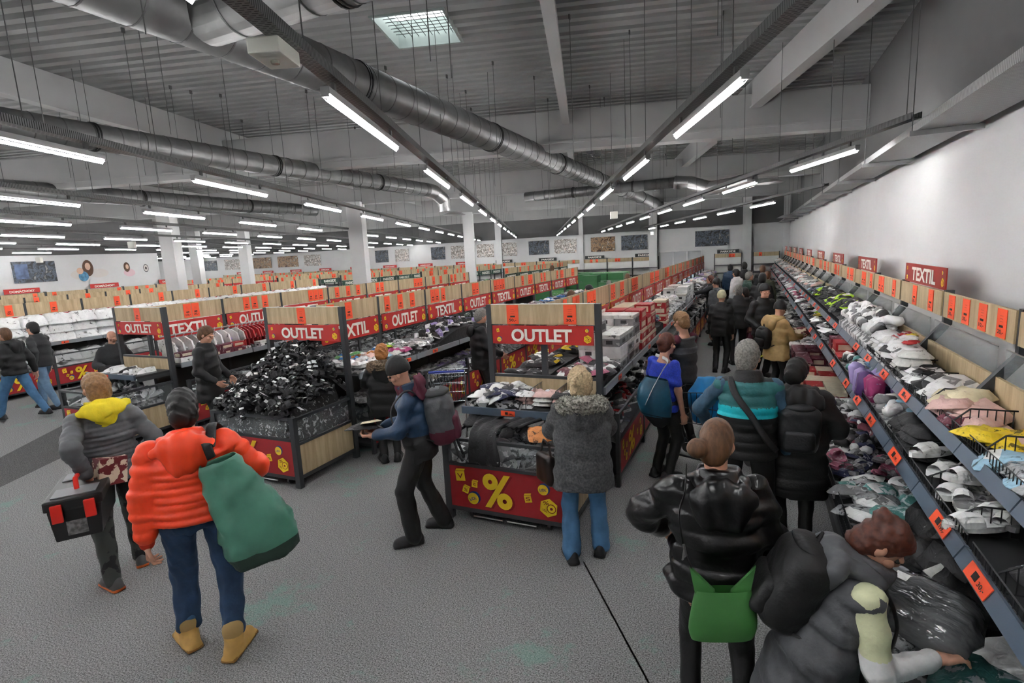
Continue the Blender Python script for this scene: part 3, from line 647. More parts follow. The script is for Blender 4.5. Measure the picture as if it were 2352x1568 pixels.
mural('flat photo mural of round white headphones', 15.3, 2.75, .8, [(0, 0, .14, .22, mat('mural_ring', '3a3a3a', .6)), (0, 0, .11, .18, palep), (0, 0, .05, .08, inkm)])
# ------------------------------------------------------------------ goods
g = random.Random(23)
def cm(key, col, rough=.5, var=.3, vs=14, coat=0., pr=None, pf=.40, bump=.5):
    # wrapped or folded goods: creased surface with blotches of print that differ from piece to piece
    m = bpy.data.materials.new('goods_'+key); m.use_nodes = True; nt = m.node_tree; N = nt.nodes; Lk = nt.links; b = N['Principled BSDF']
    b.inputs['Roughness'].default_value = rough
    if coat: b.inputs['Coat Weight'].default_value = coat
    t = N.new('ShaderNodeTexCoord'); oi = N.new('ShaderNodeObjectInfo'); mu = N.new('ShaderNodeMath'); mu.operation = 'MULTIPLY'; mu.inputs[1].default_value = 53.; Lk.new(oi.outputs['Random'], mu.inputs[0])
    ad = N.new('ShaderNodeVectorMath'); ad.operation = 'ADD'; Lk.new(t.outputs['Object'], ad.inputs[0]); Lk.new(mu.outputs[0], ad.inputs[1])
    n = N.new('ShaderNodeTexNoise'); n.inputs['Scale'].default_value = vs; n.inputs['Detail'].default_value = 4; n.inputs['Roughness'].default_value = .65; n.inputs['Distortion'].default_value = .6; Lk.new(ad.outputs[0], n.inputs['Vector'])
    c = lin(col); L = .3*c[0]+.6*c[1]+.1*c[2]; p = lin(pr) if pr else (tuple(x*.16 for x in c) if L > .35 else tuple(min(1, x*.6+.35) for x in c))
    r = N.new('ShaderNodeValToRGB'); e = r.color_ramp.elements; e[0].position = pf-.012; e[0].color = (*p, 1); e[1].position = pf+.012; e[1].color = (*[x*(1-var*.6) for x in c], 1); q = e.new(.62); q.color = (*c, 1)
    Lk.new(n.outputs['Fac'], r.inputs[0]); Lk.new(r.outputs[0], b.inputs['Base Color'])
    n2 = N.new('ShaderNodeTexNoise'); n2.inputs['Scale'].default_value = 22; n2.inputs['Detail'].default_value = 2; n2.inputs['Distortion'].default_value = 1.; Lk.new(ad.outputs[0], n2.inputs['Vector'])
    bp = N.new('ShaderNodeBump'); bp.inputs['Strength'].default_value = bump; bp.inputs['Distance'].default_value = .02; Lk.new(n2.outputs['Fac'], bp.inputs['Height']); Lk.new(bp.outputs[0], b.inputs['Normal'])
    return m
GM = {'white': cm('white', 'f0f0f0', .35, .2, 10, pf=.37), 'paper': cm('paper', 'dededa', .5, .3, 16, pf=.38), 'grey': cm('grey', '8c8c8e', .4, .35), 'dark': cm('dark', '3a3a3d', .45, .4, pf=.36), 'black': cm('black', '17171a', .55, .3, pf=.30), 'clear': cm('clear', 'a9acae', .15, .5, 16, coat=.4, pr='4a4c4e', pf=.44, bump=.9),
      'maroon': cm('maroon', '6a2638', .5), 'red': cm('red', 'b02026', .45, .2, pf=.36, pr='d8cbb2', bump=.15), 'cream': cm('cream', 'd8cbb2', .5, pf=.3, bump=.1), 'pink': cm('pink', 'e2bcb4', .6, .15, pf=.3), 'rose': cm('rose', 'c06a84', .6), 'magenta': cm('magenta', 'b23a78', .5), 'lilac': cm('lilac', 'a796cc', .5, .2, pf=.33), 'purple': cm('purple', '5b3a78', .5), 'blue': cm('blue', '2f6fb4', .5), 'sky': cm('sky', '9cc6dc', .45, .25), 'teal': cm('teal', '5f9f9c', .3, .3, pr='d4e2e2', pf=.44), 'green': cm('green', '5b9a58', .5), 'lime': cm('lime', 'b6e02a', .5, .1), 'yellow': cm('yellow', 'e8c81e', .5, .15), 'navy': cm('navy', '23274c', .5), 'sand': cm('sand', 'e4d8b4', .5, .2, pf=.32, pr='b89a86'), 'orange': cm('orange', 'd88a4a', .5), 'gdark': cm('crategreen', '2f6a3c', .5, .2, pf=.2, bump=.05), 'brown': cm('brown', '8a6a48', .7)}
heapmat = {}
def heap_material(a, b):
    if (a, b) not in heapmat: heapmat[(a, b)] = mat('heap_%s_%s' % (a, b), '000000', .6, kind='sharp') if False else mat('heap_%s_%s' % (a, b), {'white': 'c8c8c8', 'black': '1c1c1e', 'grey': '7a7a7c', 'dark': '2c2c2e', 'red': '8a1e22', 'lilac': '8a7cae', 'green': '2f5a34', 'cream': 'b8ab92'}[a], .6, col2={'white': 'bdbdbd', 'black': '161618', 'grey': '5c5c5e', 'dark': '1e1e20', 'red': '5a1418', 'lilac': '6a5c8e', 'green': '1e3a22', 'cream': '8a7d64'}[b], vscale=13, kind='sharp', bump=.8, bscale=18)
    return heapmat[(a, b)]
def soft(w, d, h, seed, amp=.15, nx=5, ny=4, sq=.3):
    # cushioned pack: domed uneven top, flat underside
    r = random.Random(seed); mb = MB(); vs = []
    for j in range(ny+1):
        for i in range(nx+1):
            u, v = 2*i/nx-1, 2*j/ny-1; e = (max(0, 1-abs(u)**5)*max(0, 1-abs(v)**5))**sq
            cf = 1-.16*u*u*v*v; vs.append((u*w/2*cf*(1+r.uniform(-.05, .05)), v*d/2*cf*(1+r.uniform(-.05, .05)), h*(.12+.88*e*(1+r.uniform(-amp, amp)))))
    n = len(vs); fs = [(j*(nx+1)+i, j*(nx+1)+i+1, (j+1)*(nx+1)+i+1, (j+1)*(nx+1)+i) for j in range(ny) for i in range(nx)]
    ring = [i for i in range(nx+1)]+[j*(nx+1)+nx for j in range(1, ny+1)]+[ny*(nx+1)+i for i in range(nx-1, -1, -1)]+[j*(nx+1) for j in range(ny-1, 0, -1)]
    for k in ring: vs.append((vs[k][0], vs[k][1], 0))
    m = len(ring); fs += [(ring[(a+1) % m], ring[a], n+a, n+(a+1) % m) for a in range(m)]; fs.append(tuple(n+a for a in range(m-1, -1, -1)))
    mb.add(vs, fs); return mb
def label_faces(mb, nx, ny, cells):
    for i, j in cells: mb.m[j*nx+i] = 1
    return mb
PROTO = {}
def proto(kind, col):
    k = (kind, col)
    if k in PROTO: return PROTO[k]
    L = []; base = GM[col]; lab = GM['white'] if col not in ('white', 'paper', 'clear') else GM['grey']
    if kind == 'packet':
        for s in range(3): L.append(label_faces(soft(.27, .20, .045, s, .3), 5, 4, [[(1, 1), (1, 2)], [(3, 1), (3, 2), (2, 1)], []][s]).mesh('garment_packet', [base, lab], True))
    elif kind == 'fold':
        for s in range(3): L.append(soft(.28, .24, .05, 20+s, .25, 6, 5, .2).mesh('folded_garment', [base], True))
    elif kind == 'roll':
        for s in range(3):
            mb = MB(); mb.tube([(-.065, 0, .035), (-.05, .004*s, .036), (.045, 0, .036), (.062, 0, .034)], [.018, .036, .034, .012], 8); L.append(mb.mesh('sock_bundle', [base], True))
    elif kind == 'box':
        mb = MB(); mb.box(-.095, .095, -.15, .15, 0, .07); mb.mi = 1; mb.box(-.098, .098, -.153, .153, .07, .105); mb.mi = 2; mb.box(.0975, .0985, -.05, .05, .02, .055); mb.box(-.03, .03, -.1515, -.150, .02, .055)
        L.append(mb.mesh('carton', [base, GM['cream'] if col == 'red' else GM['paper'] if col in ('white', 'grey') else base, GM['cream' if col in ('red', 'maroon') else 'dark']]))
        mb = MB(); mb.box(-.095, .095, -.15, .15, 0, .105); mb.mi = 1; mb.box(-.07, .07, -.1515, -.150, .02, .085); mb.box(.0945, .0965, -.11, .11, .025, .08); L.append(mb.mesh('carton', [base, GM['cream' if col in ('red', 'maroon') else 'dark' if col == 'grey' else 'white']]))
    elif kind == 'sandal':
        for s in range(3):
            r = random.Random(s); mb = MB(); n = 14; P = []
            for j in range(n):
                a = 2*PI*j/n; y = math.sin(a); P.append(((.046-.008*y*(1 if y < 0 else -.4))*math.cos(a), .132*y))
            mb.prism(P, 'z', 0, .024)
            def strap(yc, wd, hh, mi):
                mb.mi = mi; vs = []
                for i in range(6):
                    t = PI*i/5; x, z = .049*math.cos(t), .018+hh*math.sin(t)
                    vs += [(x, yc-wd, z), (x, yc+wd, z+.004)]
                mb.add(vs, [(2*i, 2*i+1, 2*i+3, 2*i+2) for i in range(5)])
            strap(.055, .028, .05, 0); strap(-.02, .013, .055, 0); strap(-.095, .01, .06, 0)
            mb.mi = 1; mb.box(-.03, .022, .035, .075, .068, .071) if s else mb.box(-.025, .025, -.10, -.06, .0245, .027)
            mb.box(-.02, .03, -.03, -.006, .072, .075)
            L.append(mb.mesh('sandal', [GM['black'] if s != 1 else GM['dark'], GM['white']]))
    elif kind == 'shoe':
        for s in range(2):
            mb = MB(); n = 12; pr = []
            rings = [(0, 0, 1.0, 1.0), (.022, 0, 1.0, 1.0), (.024, 0, .93, .96), (.06, -.012, .85, .85), (.095, -.05, .62, .5), (.10, -.055, .5, .4)]
            vs = [(.045*sx*math.cos(2*PI*j/n), yo+.135*sy*math.sin(2*PI*j/n), z) for z, yo, sx, sy in rings for j in range(n)]
            for i in range(len(rings)-1):
                mb.mi = 1 if i < 1 else 0; mb.add(vs, []) if i == 0 else None
                for j in range(n): mb.f.append((i*n+j, i*n+(j+1) % n, (i+1)*n+(j+1) % n, (i+1)*n+j)); mb.m.append(1 if i < 2 else 0)
            mb.mi = 1; mb.box(-.02, .02, -.02, .06, .068, .074); L.append(mb.mesh('shoe', [base, GM['white'] if col != 'white' else GM['grey']], True))
    elif kind == 'slipper':
        for s in range(2):
            mb = MB(); n = 18; P = []
            for j in range(n):
                a = 2*PI*j/n; y = math.sin(a); P.append(((.05+.004*y)*math.cos(a), .14*y))
            mb.prism(P, 'z', 0, .028); vs = []
            for i in range(7):
                t = PI*i/6; x, z = .053*math.cos(t), .024+.05*math.sin(t); vs += [(x, -.005, z), (x, .06, z), (x*.85, .10, z*.75)]
            mb.mi = 1 if s else 0
            mb.add(vs, [(3*i+k, 3*i+k+1, 3*i+k+4, 3*i+k+3) for i in range(6) for k in range(2)]); L.append(mb.mesh('slipper', [base, GM['paper'] if col == 'white' else GM['grey']], False))
    elif kind == 'bedding':
        for s in range(3): L.append(soft(.55, .42, .22, 40+s, .12, 7, 6, .3).mesh('bedding_pack', [base], True))
    elif kind == 'crate':
        mb = MB(); mb.box(-.3, .3, -.2, .2, 0, .02); 
        for a in ((-.3, .3, -.2, -.185), (-.3, .3, .185, .2), (-.3, -.285, -.2, .2), (.285, .3, -.2, .2)): mb.box(*a, .02, .25)
        mb.box(-.31, .31, -.21, .21, .25, .28); L.append(mb.mesh('plastic_crate', [base]))
    PROTO[k] = L; return L
PL = []
def place(kind, col, loc, rot, heap, s=1.): PL.append((kind, col, tuple(loc), tuple(rot), heap, s))
CORES = []
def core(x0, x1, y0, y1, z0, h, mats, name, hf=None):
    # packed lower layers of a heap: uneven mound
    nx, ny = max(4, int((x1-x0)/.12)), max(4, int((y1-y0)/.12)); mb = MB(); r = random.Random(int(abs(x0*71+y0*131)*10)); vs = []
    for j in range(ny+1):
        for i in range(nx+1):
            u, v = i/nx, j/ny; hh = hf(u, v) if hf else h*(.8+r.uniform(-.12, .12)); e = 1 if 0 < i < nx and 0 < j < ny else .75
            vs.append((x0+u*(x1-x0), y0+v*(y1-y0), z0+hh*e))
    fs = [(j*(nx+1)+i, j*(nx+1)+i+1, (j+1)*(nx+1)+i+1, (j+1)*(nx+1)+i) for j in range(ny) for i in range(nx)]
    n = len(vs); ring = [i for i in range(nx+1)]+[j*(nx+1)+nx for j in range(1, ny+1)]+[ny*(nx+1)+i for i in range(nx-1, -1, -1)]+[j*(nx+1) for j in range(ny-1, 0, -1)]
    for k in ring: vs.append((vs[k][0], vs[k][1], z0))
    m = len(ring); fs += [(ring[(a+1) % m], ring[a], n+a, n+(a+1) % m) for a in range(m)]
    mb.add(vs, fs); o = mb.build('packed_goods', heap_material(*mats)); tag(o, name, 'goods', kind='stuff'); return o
def heap(kind, cols, x0, x1, y0, y1, z0, h, n, lab, grp, tilt=.25, cor=None, yaw=None, s=1., hf=None):
    if cor and h > .05: core(x0, x1, y0, y1, z0, h, cor, 'packed lower layers under: '+lab if False else 'tightly packed goods beneath the '+lab.split(' on ')[0].split(' in ')[0][:60], hf)
    n = int(n*1.45)
    for i in range(n):
        x, y = g.uniform(x0+.06, x1-.06), g.uniform(y0+.06, y1-.06)
        u, v = (x-x0)/(x1-x0), (y-y0)/(y1-y0)
        z = z0+(hf(u, v) if hf else h*(.85+g.uniform(-.1, .15)))+g.uniform(-.02, .03)
        place(kind, g.choice(cols), (x, y, z), (g.uniform(-tilt, tilt), g.uniform(-tilt, tilt), yaw+g.uniform(-.3, .3) if yaw is not None else g.uniform(0, 6.28)), (lab, grp), s*g.uniform(.75, 1.0))
def flats(cols, x0, x1, y0, y1, z0, layers, lab, grp, dx=.2, dy=.24, kind='packet', yaw=PI/2, s=1., cor=None, hcore=0.):
    if cor and hcore > .04: core(x0, x1, y0, y1, z0, hcore, cor, 'tightly packed goods beneath the '+lab.split(' on ')[0][:60]); z0 = z0+hcore*.8
    for l in range(layers):
        y = y0+dy/2
        while y < y1-dy*.3:
            x = x0+dx/2; col = g.choice(cols)
            while x < x1-dx*.3:
                place(kind, col if g.random() < .8 else g.choice(cols), (x+g.uniform(-.03, .03), y+g.uniform(-.03, .03), z0+l*.045+g.uniform(0, .015)), (g.uniform(-.1, .1), g.uniform(-.1, .1), yaw+g.uniform(-.25, .25)), (lab, grp), s*g.uniform(.95, 1.05)); x += dx
            y += dy
def boxes(cols, x0, x1, y0, y1, z0, layers, lab, grp, s=1., yaw=0., jit=.03):
    # neat stacks; yaw 0: long side along y
    w, d, hgt = .2*s, .305*s, .107*s
    if abs(yaw) > 1: w, d = d, w
    y = y0+d/2
    while y < y1-d/2+.02:
        x = x0+w/2; 
        while x < x1-w/2+.03:
            nl = layers if g.random() < .75 else layers-1
            for l in range(nl): place('box', cols[(l//2) % len(cols)] if g.random() < .6 else g.choice(cols), (x+g.uniform(-.008, .008), y+g.uniform(-.008, .008), z0+l*hgt), (0, 0, yaw+g.uniform(-jit, jit)), (lab, grp), s)
            x += w+.004
        y += d+.004
Z1 = 1.065
# --- row along the right-hand aisle (ROWA): right shelf from near to far
xa0, xa1 = ROWA+.06, ROWA+.62
heap('packet', ['maroon', 'black', 'dark', 'rose', 'white'], xa0, xa1, 5.48, 6.35, Z1, .12, 22, 'dark and maroon garment pack by the OUTLET post', 'dark packs near the front of the aisle row', cor=('dark', 'black'))
boxes(['grey', 'white'], xa0+.02, xa1+.02, 6.4, 7.75, Z1, 4, 'pale grey carton in the stack behind the OUTLET board', 'grey cartons on the aisle row', s=1.35)
boxes(['red'], xa0+.02, xa1+.02, 7.8, 9.1, Z1, 4, 'red and cream carton in the stack on the aisle row', 'red cartons on the aisle row', s=1.35)
heap('roll', ['navy', 'teal', 'purple', 'rose'], xa0, xa1, 9.15, 9.9, Z1, .2, 34, 'blue and purple knitted bundle between the red cartons', 'knitted bundles on the aisle row', cor=('dark', 'black'), s=1.3)
boxes(['red'], xa0+.12, xa1+.02, 9.95, 10.6, Z1, 4, 'red and cream carton farther back on the aisle row', 'farther red cartons on the aisle row', s=1.2)
flats(['white', 'white', 'paper'], xa0, xa1, 10.6, 13.6, Z1, 3, 'flat white packet stacked on the aisle row', 'white packets on the aisle row', cor=('white', 'grey'), hcore=.2)
boxes(['white'], xa0, xa1, 13.7, 15.8, Z1, 3, 'white carton standing on the aisle row before the black heap', 'white cartons on the aisle row', s=1.35)
heap('packet', ['black', 'white', 'black', 'dark'], xa0, xa1, 15.9, 18.6, Z1, .2, 60, 'black and white pack heaped on the aisle row', 'black and white packs on the aisle row', cor=('black', 'white'))
heap('packet', ['white', 'paper', 'grey', 'pink', 'lilac'], xa0, xa1, 18.7, 26.8, Z1, .22, 110, 'pale packet heaped at the far end of the aisle row', 'pale packets at the far end of the aisle row', cor=('white', 'grey'))
# left shelf of that row, seen below the sign
heap('packet', ['black', 'black', 'dark'], ROWA-.6, ROWA-.08, 5.5, 8.5, Z1, .1, 46, 'black garment pack on the left shelf behind the OUTLET sign', 'black packs behind the front sign', cor=('black', 'dark'))
heap('packet', ['yellow'], ROWA-.6, ROWA-.08, 5.6, 8.5, Z1, .16, 12, 'bright yellow packet on the black packs behind the OUTLET sign', 'yellow packets behind the front sign', s=.55)
heap('packet', ['white', 'sky', 'grey', 'dark'], ROWA-.6, ROWA-.08, 8.6, 26.5, Z1, .12, 70, 'mixed packet on the left shelf of the aisle row', 'mixed packets on the left of the aisle row', cor=('grey', 'dark'))
# bins of that row
ba0, ba1, ZB = ROWA+.06, ROWA+.76, .14
heap('shoe', ['black', 'black', 'dark', 'red'], ba0+.1, ba1, 5.5, 7.3, ZB, .52, 60, 'black and red shoe in the bin by the woman in blue', 'black and red shoes in the aisle bin', cor=('black', 'dark'))
heap('roll', ['white', 'white', 'dark', 'black'], ba0+.1, ba1, 7.3, 10.5, ZB, .55, 70, 'white and black sock bundle in the aisle bin', 'sock bundles in the aisle bin', cor=('white', 'black'), s=1.5)
boxes(['white', 'paper'], ba0+.2, ba1, 10.6, 13.4, .55, 2, 'white carton in the low bin of the aisle row', 'white cartons in the aisle bin'); core(ba0+.1, ba1, 10.55, 13.4, ZB, .48, ('white', 'grey'), 'tightly packed goods under the low white cartons')
heap('packet', ['white', 'grey', 'dark', 'paper'], ba0+.1, ba1, 13.5, 26.8, ZB, .58, 110, 'pale packet in the far low bin of the aisle row', 'packets in the far aisle bin', cor=('white', 'grey'))
# --- row behind the sandal bin (ROWB)
xb0, xb1 = ROWB+.06, ROWB+.62
flats(['white', 'sky', 'pink', 'white', 'magenta', 'paper'], xb0, xb1, 5.5, 6.7, Z1, 2, 'small white pink and blue packet by the fur-hooded woman', 'coloured packets by the sandal bin', cor=('white', 'grey'), hcore=.08, s=.85)
heap('packet', ['lime', 'blue', 'orange', 'white', 'green'], xb0, xb0+.25, 5.5, 6.8, Z1, .18, 16, 'bright lime or blue packet below the TEXTIL sign', 'bright packets below the sign', s=.7)
heap('packet', ['clear', 'grey', 'clear', 'white'], xb0, xb1, 6.7, 7.5, Z1, .12, 26, 'clear plastic garment bag on the sandal bin row', 'clear bags on the sandal bin row', cor=('grey', 'dark'))
heap('shoe', ['black', 'lilac', 'black', 'white', 'dark'], xb0, xb1, 7.5, 9.2, Z1, .2, 70, 'black and lilac shoe heaped on the sandal bin row', 'black and lilac shoes', cor=('black', 'dark'), hf=lambda u, v: .1+.2*math.sin(PI*v))
heap('packet', ['clear', 'sky', 'white', 'clear'], xb0, xb1, 9.2, 11, Z1, .18, 48, 'pale blue clear garment bag on the sandal bin row', 'pale blue bags', cor=('white', 'grey'))
heap('packet', ['white', 'maroon', 'grey', 'white'], xb0, xb1, 11, 13, Z1, .18, 44, 'white and dark red packet on the sandal bin row', 'white and dark red packets', cor=('white', 'grey'))
heap('fold', ['navy', 'black', 'blue', 'grey', 'white'], xb0, xb1, 13, 17.2, Z1, .16, 50, 'folded dark garment at the far end of the sandal bin row', 'folded dark garments', cor=('dark', 'grey'))
flats(['grey', 'white', 'dark', 'sand', 'lilac'], ROWB+.1, ROWB+.76, 5.6, 10, .14, 1, 'flat grey packet in the low bin of the sandal bin row', 'flat packets in the low bin', cor=('grey', 'white'), hcore=.62, dy=.2, dx=.17)
heap('packet', ['grey', 'white', 'dark'], ROWB+.1, ROWB+.76, 10, 17.2, .14, .6, 50, 'grey packet in the far low bin of the sandal bin row', 'packets in the far low bin', cor=('grey', 'dark'))
# --- row behind the white shoe bin (ROWC)
xc0, xc1 = ROWC+.06, ROWC+.62
boxes(['maroon', 'blue', 'white', 'red'], xc0+.32, xc1, 5.55, 7.0, Z1, 2, 'red or blue small carton near the front of the white shoe bin row', 'small cartons on the white shoe bin row', s=.8)
flats(['sky', 'white', 'red', 'white', 'lilac'], xc0, xc0+.36, 5.6, 7.0, Z1, 4, 'folded pale shirt on the white shoe bin row', 'folded pale shirts', kind='fold', cor=('white', 'grey'), hcore=.06, s=.8)
flats(['green', 'sky', 'blue', 'lilac', 'white'], xc0, xc0+.3, 7.05, 8.3, Z1, 5, 'folded green and blue towel below the OUTLET sign', 'folded towels', kind='fold', cor=('grey', 'dark'), hcore=.08, s=.85)
boxes(['maroon', 'white', 'grey'], xc0+.32, xc1, 7.1, 8.4, Z1, 2, 'pink and white carton behind the man in the black coat', 'pink and white cartons', s=.9)
heap('fold', ['dark', 'black', 'white', 'grey', 'pink'], xc0, xc1, 8.4, 11, Z1, .18, 50, 'folded dark garment on the white shoe bin row', 'folded garments on the white shoe bin row', cor=('dark', 'grey'))
heap('packet', ['white', 'grey', 'teal', 'dark'], xc0, xc1, 11, 16.2, Z1, .18, 60, 'mixed packet at the far end of the white shoe bin row', 'mixed packets far left', cor=('white', 'grey'))
heap('packet', ['grey', 'white', 'clear'], ROWC+.1, ROWC+.76, 5.6, 16.2, .14, .55, 50, 'grey packet in the low bin of the white shoe bin row', 'packets in the left low bin', cor=('grey', 'dark'))
# hanging clothes on a bar in that row
def hang(n, y0, y1, x, z, cols, lab, grp):
    hm = mat('hanger_white', 'e4e4e4', .4)
    for i in range(n):
        y = y0+(y1-y0)*i/max(1, n-1); t = thing('hanging_garment', lab, 'garment', (x, y, z), g.uniform(-.12, .12), grp); col = g.choice(cols)
        me = cached(('hanger',), lambda: MB().tube([(0, 0, .06), (.03, 0, .085), (.03, 0, .05), (0, 0, .02), (-.18, 0, -.05), (.18, 0, -.05), (0, 0, .02)], .006, 5).mesh('hanger', hm)); put('hanger', me, t)
        me = cached(('hangcloth', col), lambda: MB().prism([(-.05, .01), (-.2, -.06), (-.24, -.2), (-.17, -.22), (-.17, -.36), (.17, -.36), (.17, -.22), (.24, -.2), (.2, -.06), (.05, .01)], 'y', -.014, .014).mesh('cloth', GM[col])); put('cloth', me, t)
hang(11, 6.95, 7.85, xc0+.12, 1.44, ['red'], 'red garment hanging below the TEXTIL sign', 'red hanging garments'); hang(10, 5.6, 6.9, xc0+.12, 1.44, ['white', 'paper', 'white'], 'white garment on a white hanger at the left row front', 'white hanging garments')
hang(6, 8.0, 8.3, xc0+.12, 1.44, ['black', 'dark'], 'black garment hanging next to the red ones', 'black hanging garments')
MB().cyl((xc0+.12, 5.5, 1.5), (xc0+.12, 8.5, 1.5), .012, 8).build('hanging_rail', zinc); tag(bpy.data.objects['hanging_rail'], 'steel bar that carries the hanging clothes', 'rail')
# --- bedding row (ROWD) and the one behind
for zz, nl in ((1.07, 3),):
    for l in range(nl):
        y = 4.5
        while y < 15.6: place('bedding', 'white', (ROWD+.33+g.uniform(-.04, .04), y, zz+l*.2), (g.uniform(-.06, .06), g.uniform(-.06, .06), PI/2+g.uniform(-.1, .1)), ('big white bedding pack on the shelf of the bedding row', 'white bedding packs on the shelf'), 1.12); y += .5
y = 4.5
while y < 15.6: place('bedding', 'white', (ROWD+.42, y, .6), (g.uniform(-.1, .1), g.uniform(-.1, .1), PI/2+g.uniform(-.15, .15)), ('big white bedding pack in the low bin of the bedding row', 'white bedding packs in the low bin'), 1.1); y += .5
core(ROWD+.05, ROWD+.76, 4.4, 15.7, .14, .5, ('white', 'white'), 'tightly packed white bedding in the low bin')
heap('packet', ['white', 'paper'], ROWE+.05, ROWE+.6, 5.3, 15, Z1, .45, 50, 'white pack on the row just behind the bedding', 'white packs behind the bedding', cor=('white', 'white'))
for cx in (-9.0, -12.9, -16.6, -20.4):
    heap('packet', ['dark', 'green', 'black', 'white', 'gdark'], cx+.05, cx+.6, 19.5, 27.3, Z1, .2, 40, 'dark or green pack on the far green-signed rows', 'packs on the far rows', cor=('green', 'dark'))
# green crates on the floor beyond the sandal row
for i in range(5):
    for j in range(7):
        for l in range(g.choice((4, 5, 5, 6))): place('crate', 'gdark' if g.random() < .8 else 'green', (-7.4+.64*i+g.uniform(-.02, .02), 19.6+.46*j, l*.265), (0, 0, g.uniform(-.04, .04)), ('green plastic crate in the stacks beyond the sandal bin row', 'stacked green crates'), 1.)
# --- front bin A: shelf with stacked hosiery packs and lower bin with clear bags and draped black garments
ax0, ax1 = ROWA-.58, ROWA+.58
heap('packet', ['white', 'dark', 'navy', 'white', 'paper'], ax0, ax0+.55, 4.68, 5.28, 1.0, .1, 22, 'white hosiery pack heaped left on the front shelf', 'hosiery packs on the front shelf', cor=('white', 'black'), tilt=.5)
for i in range(3):
    for l in range(4): place('packet', g.choice(['black', 'white', 'paper', 'black', 'pink']), (ROWA-.02+i*.2+g.uniform(-.01, .01), 4.85+g.uniform(-.02, .02), 1.0+l*.042), (0, 0, g.uniform(-.1, .1)), ('flat hosiery pack in the neat stacks on the front shelf', 'stacked hosiery packs'), .78)
    for l in range(3): place('packet', g.choice(['black', 'orange', 'pink', 'white', 'grey']), (ROWA-.02+i*.2+g.uniform(-.01, .01), 5.1+g.uniform(-.02, .02), 1.0+l*.042), (0, 0, g.uniform(-.1, .1)), ('flat hosiery pack in the neat stacks on the front shelf', 'stacked hosiery packs'), .78)
for i, x in enumerate((ROWA+.02, ROWA+.30)):
    o = put('basket_divider', divider(.5, .17).mesh('basket_divider', wirem), None, (x, 5.26, 1.0)); tag(o, ('wire divider standing on the front shelf, left one', 'wire divider standing on the front shelf, right one')[i], 'divider')
core(ax0, ax1, 4.26, 5.3, .16, .56, ('grey', 'dark'), 'tightly packed clear bags in the front bin')
heap('packet', ['clear', 'grey', 'clear', 'dark'], ax0, ax1, 4.25, 5.1, .16, .56, 30, 'clear bag with grey garment in the front bin', 'clear bags in the front bin', tilt=.5, s=1.15)
heap('packet', ['clear', 'grey', 'paper'], ax0+.02, ax1, 4.27, 4.5, .16, .46, 12, 'clear bag behind the front screen of the bin', 'clear bags behind the bin screen', tilt=1.0, s=1.1)
def drape(label, pts, wdt, col='black', thick=.03):
    # crumpled garment hung over an edge: swept strip with folds
    mb = MB(); P = [Vector(p) for p in pts]; n = len(P); vs = []; m = 15; r = random.Random(len(label))
    for i, p in enumerate(P):
        for j in range(m):
            u = j/(m-1)-.5; vs.append(p+Vector((u*wdt*(1+.12*math.sin(i*1.7)), .010*math.sin(j*1.1+i)+r.uniform(-.012, .012), .008*math.sin(j*.9+i*.8)+r.uniform(-.012, .012))))
    fs = [(i*m+j, i*m+j+1, (i+1)*m+j+1, (i+1)*m+j) for i in range(n-1) for j in range(m-1)]
    mb.add(vs, fs); o = mb.build('draped_garment', GM[col], smooth=True); md = o.modifiers.new('solid', 'SOLIDIFY'); md.thickness = thick; sb = o.modifiers.new('sub', 'SUBSURF'); sb.levels = sb.render_levels = 1; tag(o, label, 'garment')
drape('black garment hanging over the front edge of the hosiery bin', [(ROWA-.12, 4.75, .86), (ROWA-.2, 4.5, .93), (ROWA-.22, 4.3, .92), (ROWA-.2, 4.19, .86), (ROWA-.18, 4.165, .74), (ROWA-.17, 4.16, .62)], .3)
drape('crumpled black garment lying at the back of the hosiery bin', [(ROWA-.38, 5.0, .84), (ROWA-.34, 4.8, .92), (ROWA-.36, 4.6, .93), (ROWA-.4, 4.45, .86)], .36)
drape('black trouser leg lying across the hosiery bin', [(ROWA+.32, 4.9, .88), (ROWA+.2, 4.75, .95), (ROWA+.08, 4.55, .94), (ROWA-.02, 4.4, .9)], .26)
o = soft(.24, .2, .02, 5, .3).build('hosiery_pack', [GM['orange']], None, (ROWA+.32, 4.36, .9), .4); o.rotation_euler = (.5, 0, .4); tag(o, 'orange picture pack lying at the front bin edge', 'packet')
# --- bin B: heap of sandals
def hB(u, v): return max(.0, .72+.56*min(1, v*1.2)*(1-.85*abs(2*u-1)**4)-(0 if v < .88 else .2*(v-.88)/.12))
bx0, bx1, by0, by1 = ROWB-.63, ROWB+.60, 4.29, 5.2
core(bx0, bx1, by0, by1, .16, .8, ('black', 'dark'), 'tightly packed black sandals inside the heap', hf=lambda u, v: hB(u, v)-.07).data.materials[0] = cm('heapsandal', '1a1a1c', .6, .3, 17, pr='9c9c9c', pf=.41)
for i in range(292):
    u, v = g.uniform(.02, .99), g.uniform(0.0, .98)
    x, y = bx0+u*(bx1-bx0), by0+v*(by1-by0); dz = (hB(u, min(1, v+.05))-hB(u, v))/(.05*(by1-by0))
    place('sandal', 'black', (x, y, .16+hB(u, v)+g.uniform(-.05, .035)), (math.atan(dz)*.8+g.uniform(-.4, .4), g.uniform(-.4, .4), g.uniform(0, 6.28)), ('black and white strapped sandal in the big sandal heap', 'sandals heaped in the 150 bin'), g.uniform(1.0, 1.14))
tagm = GM['white']
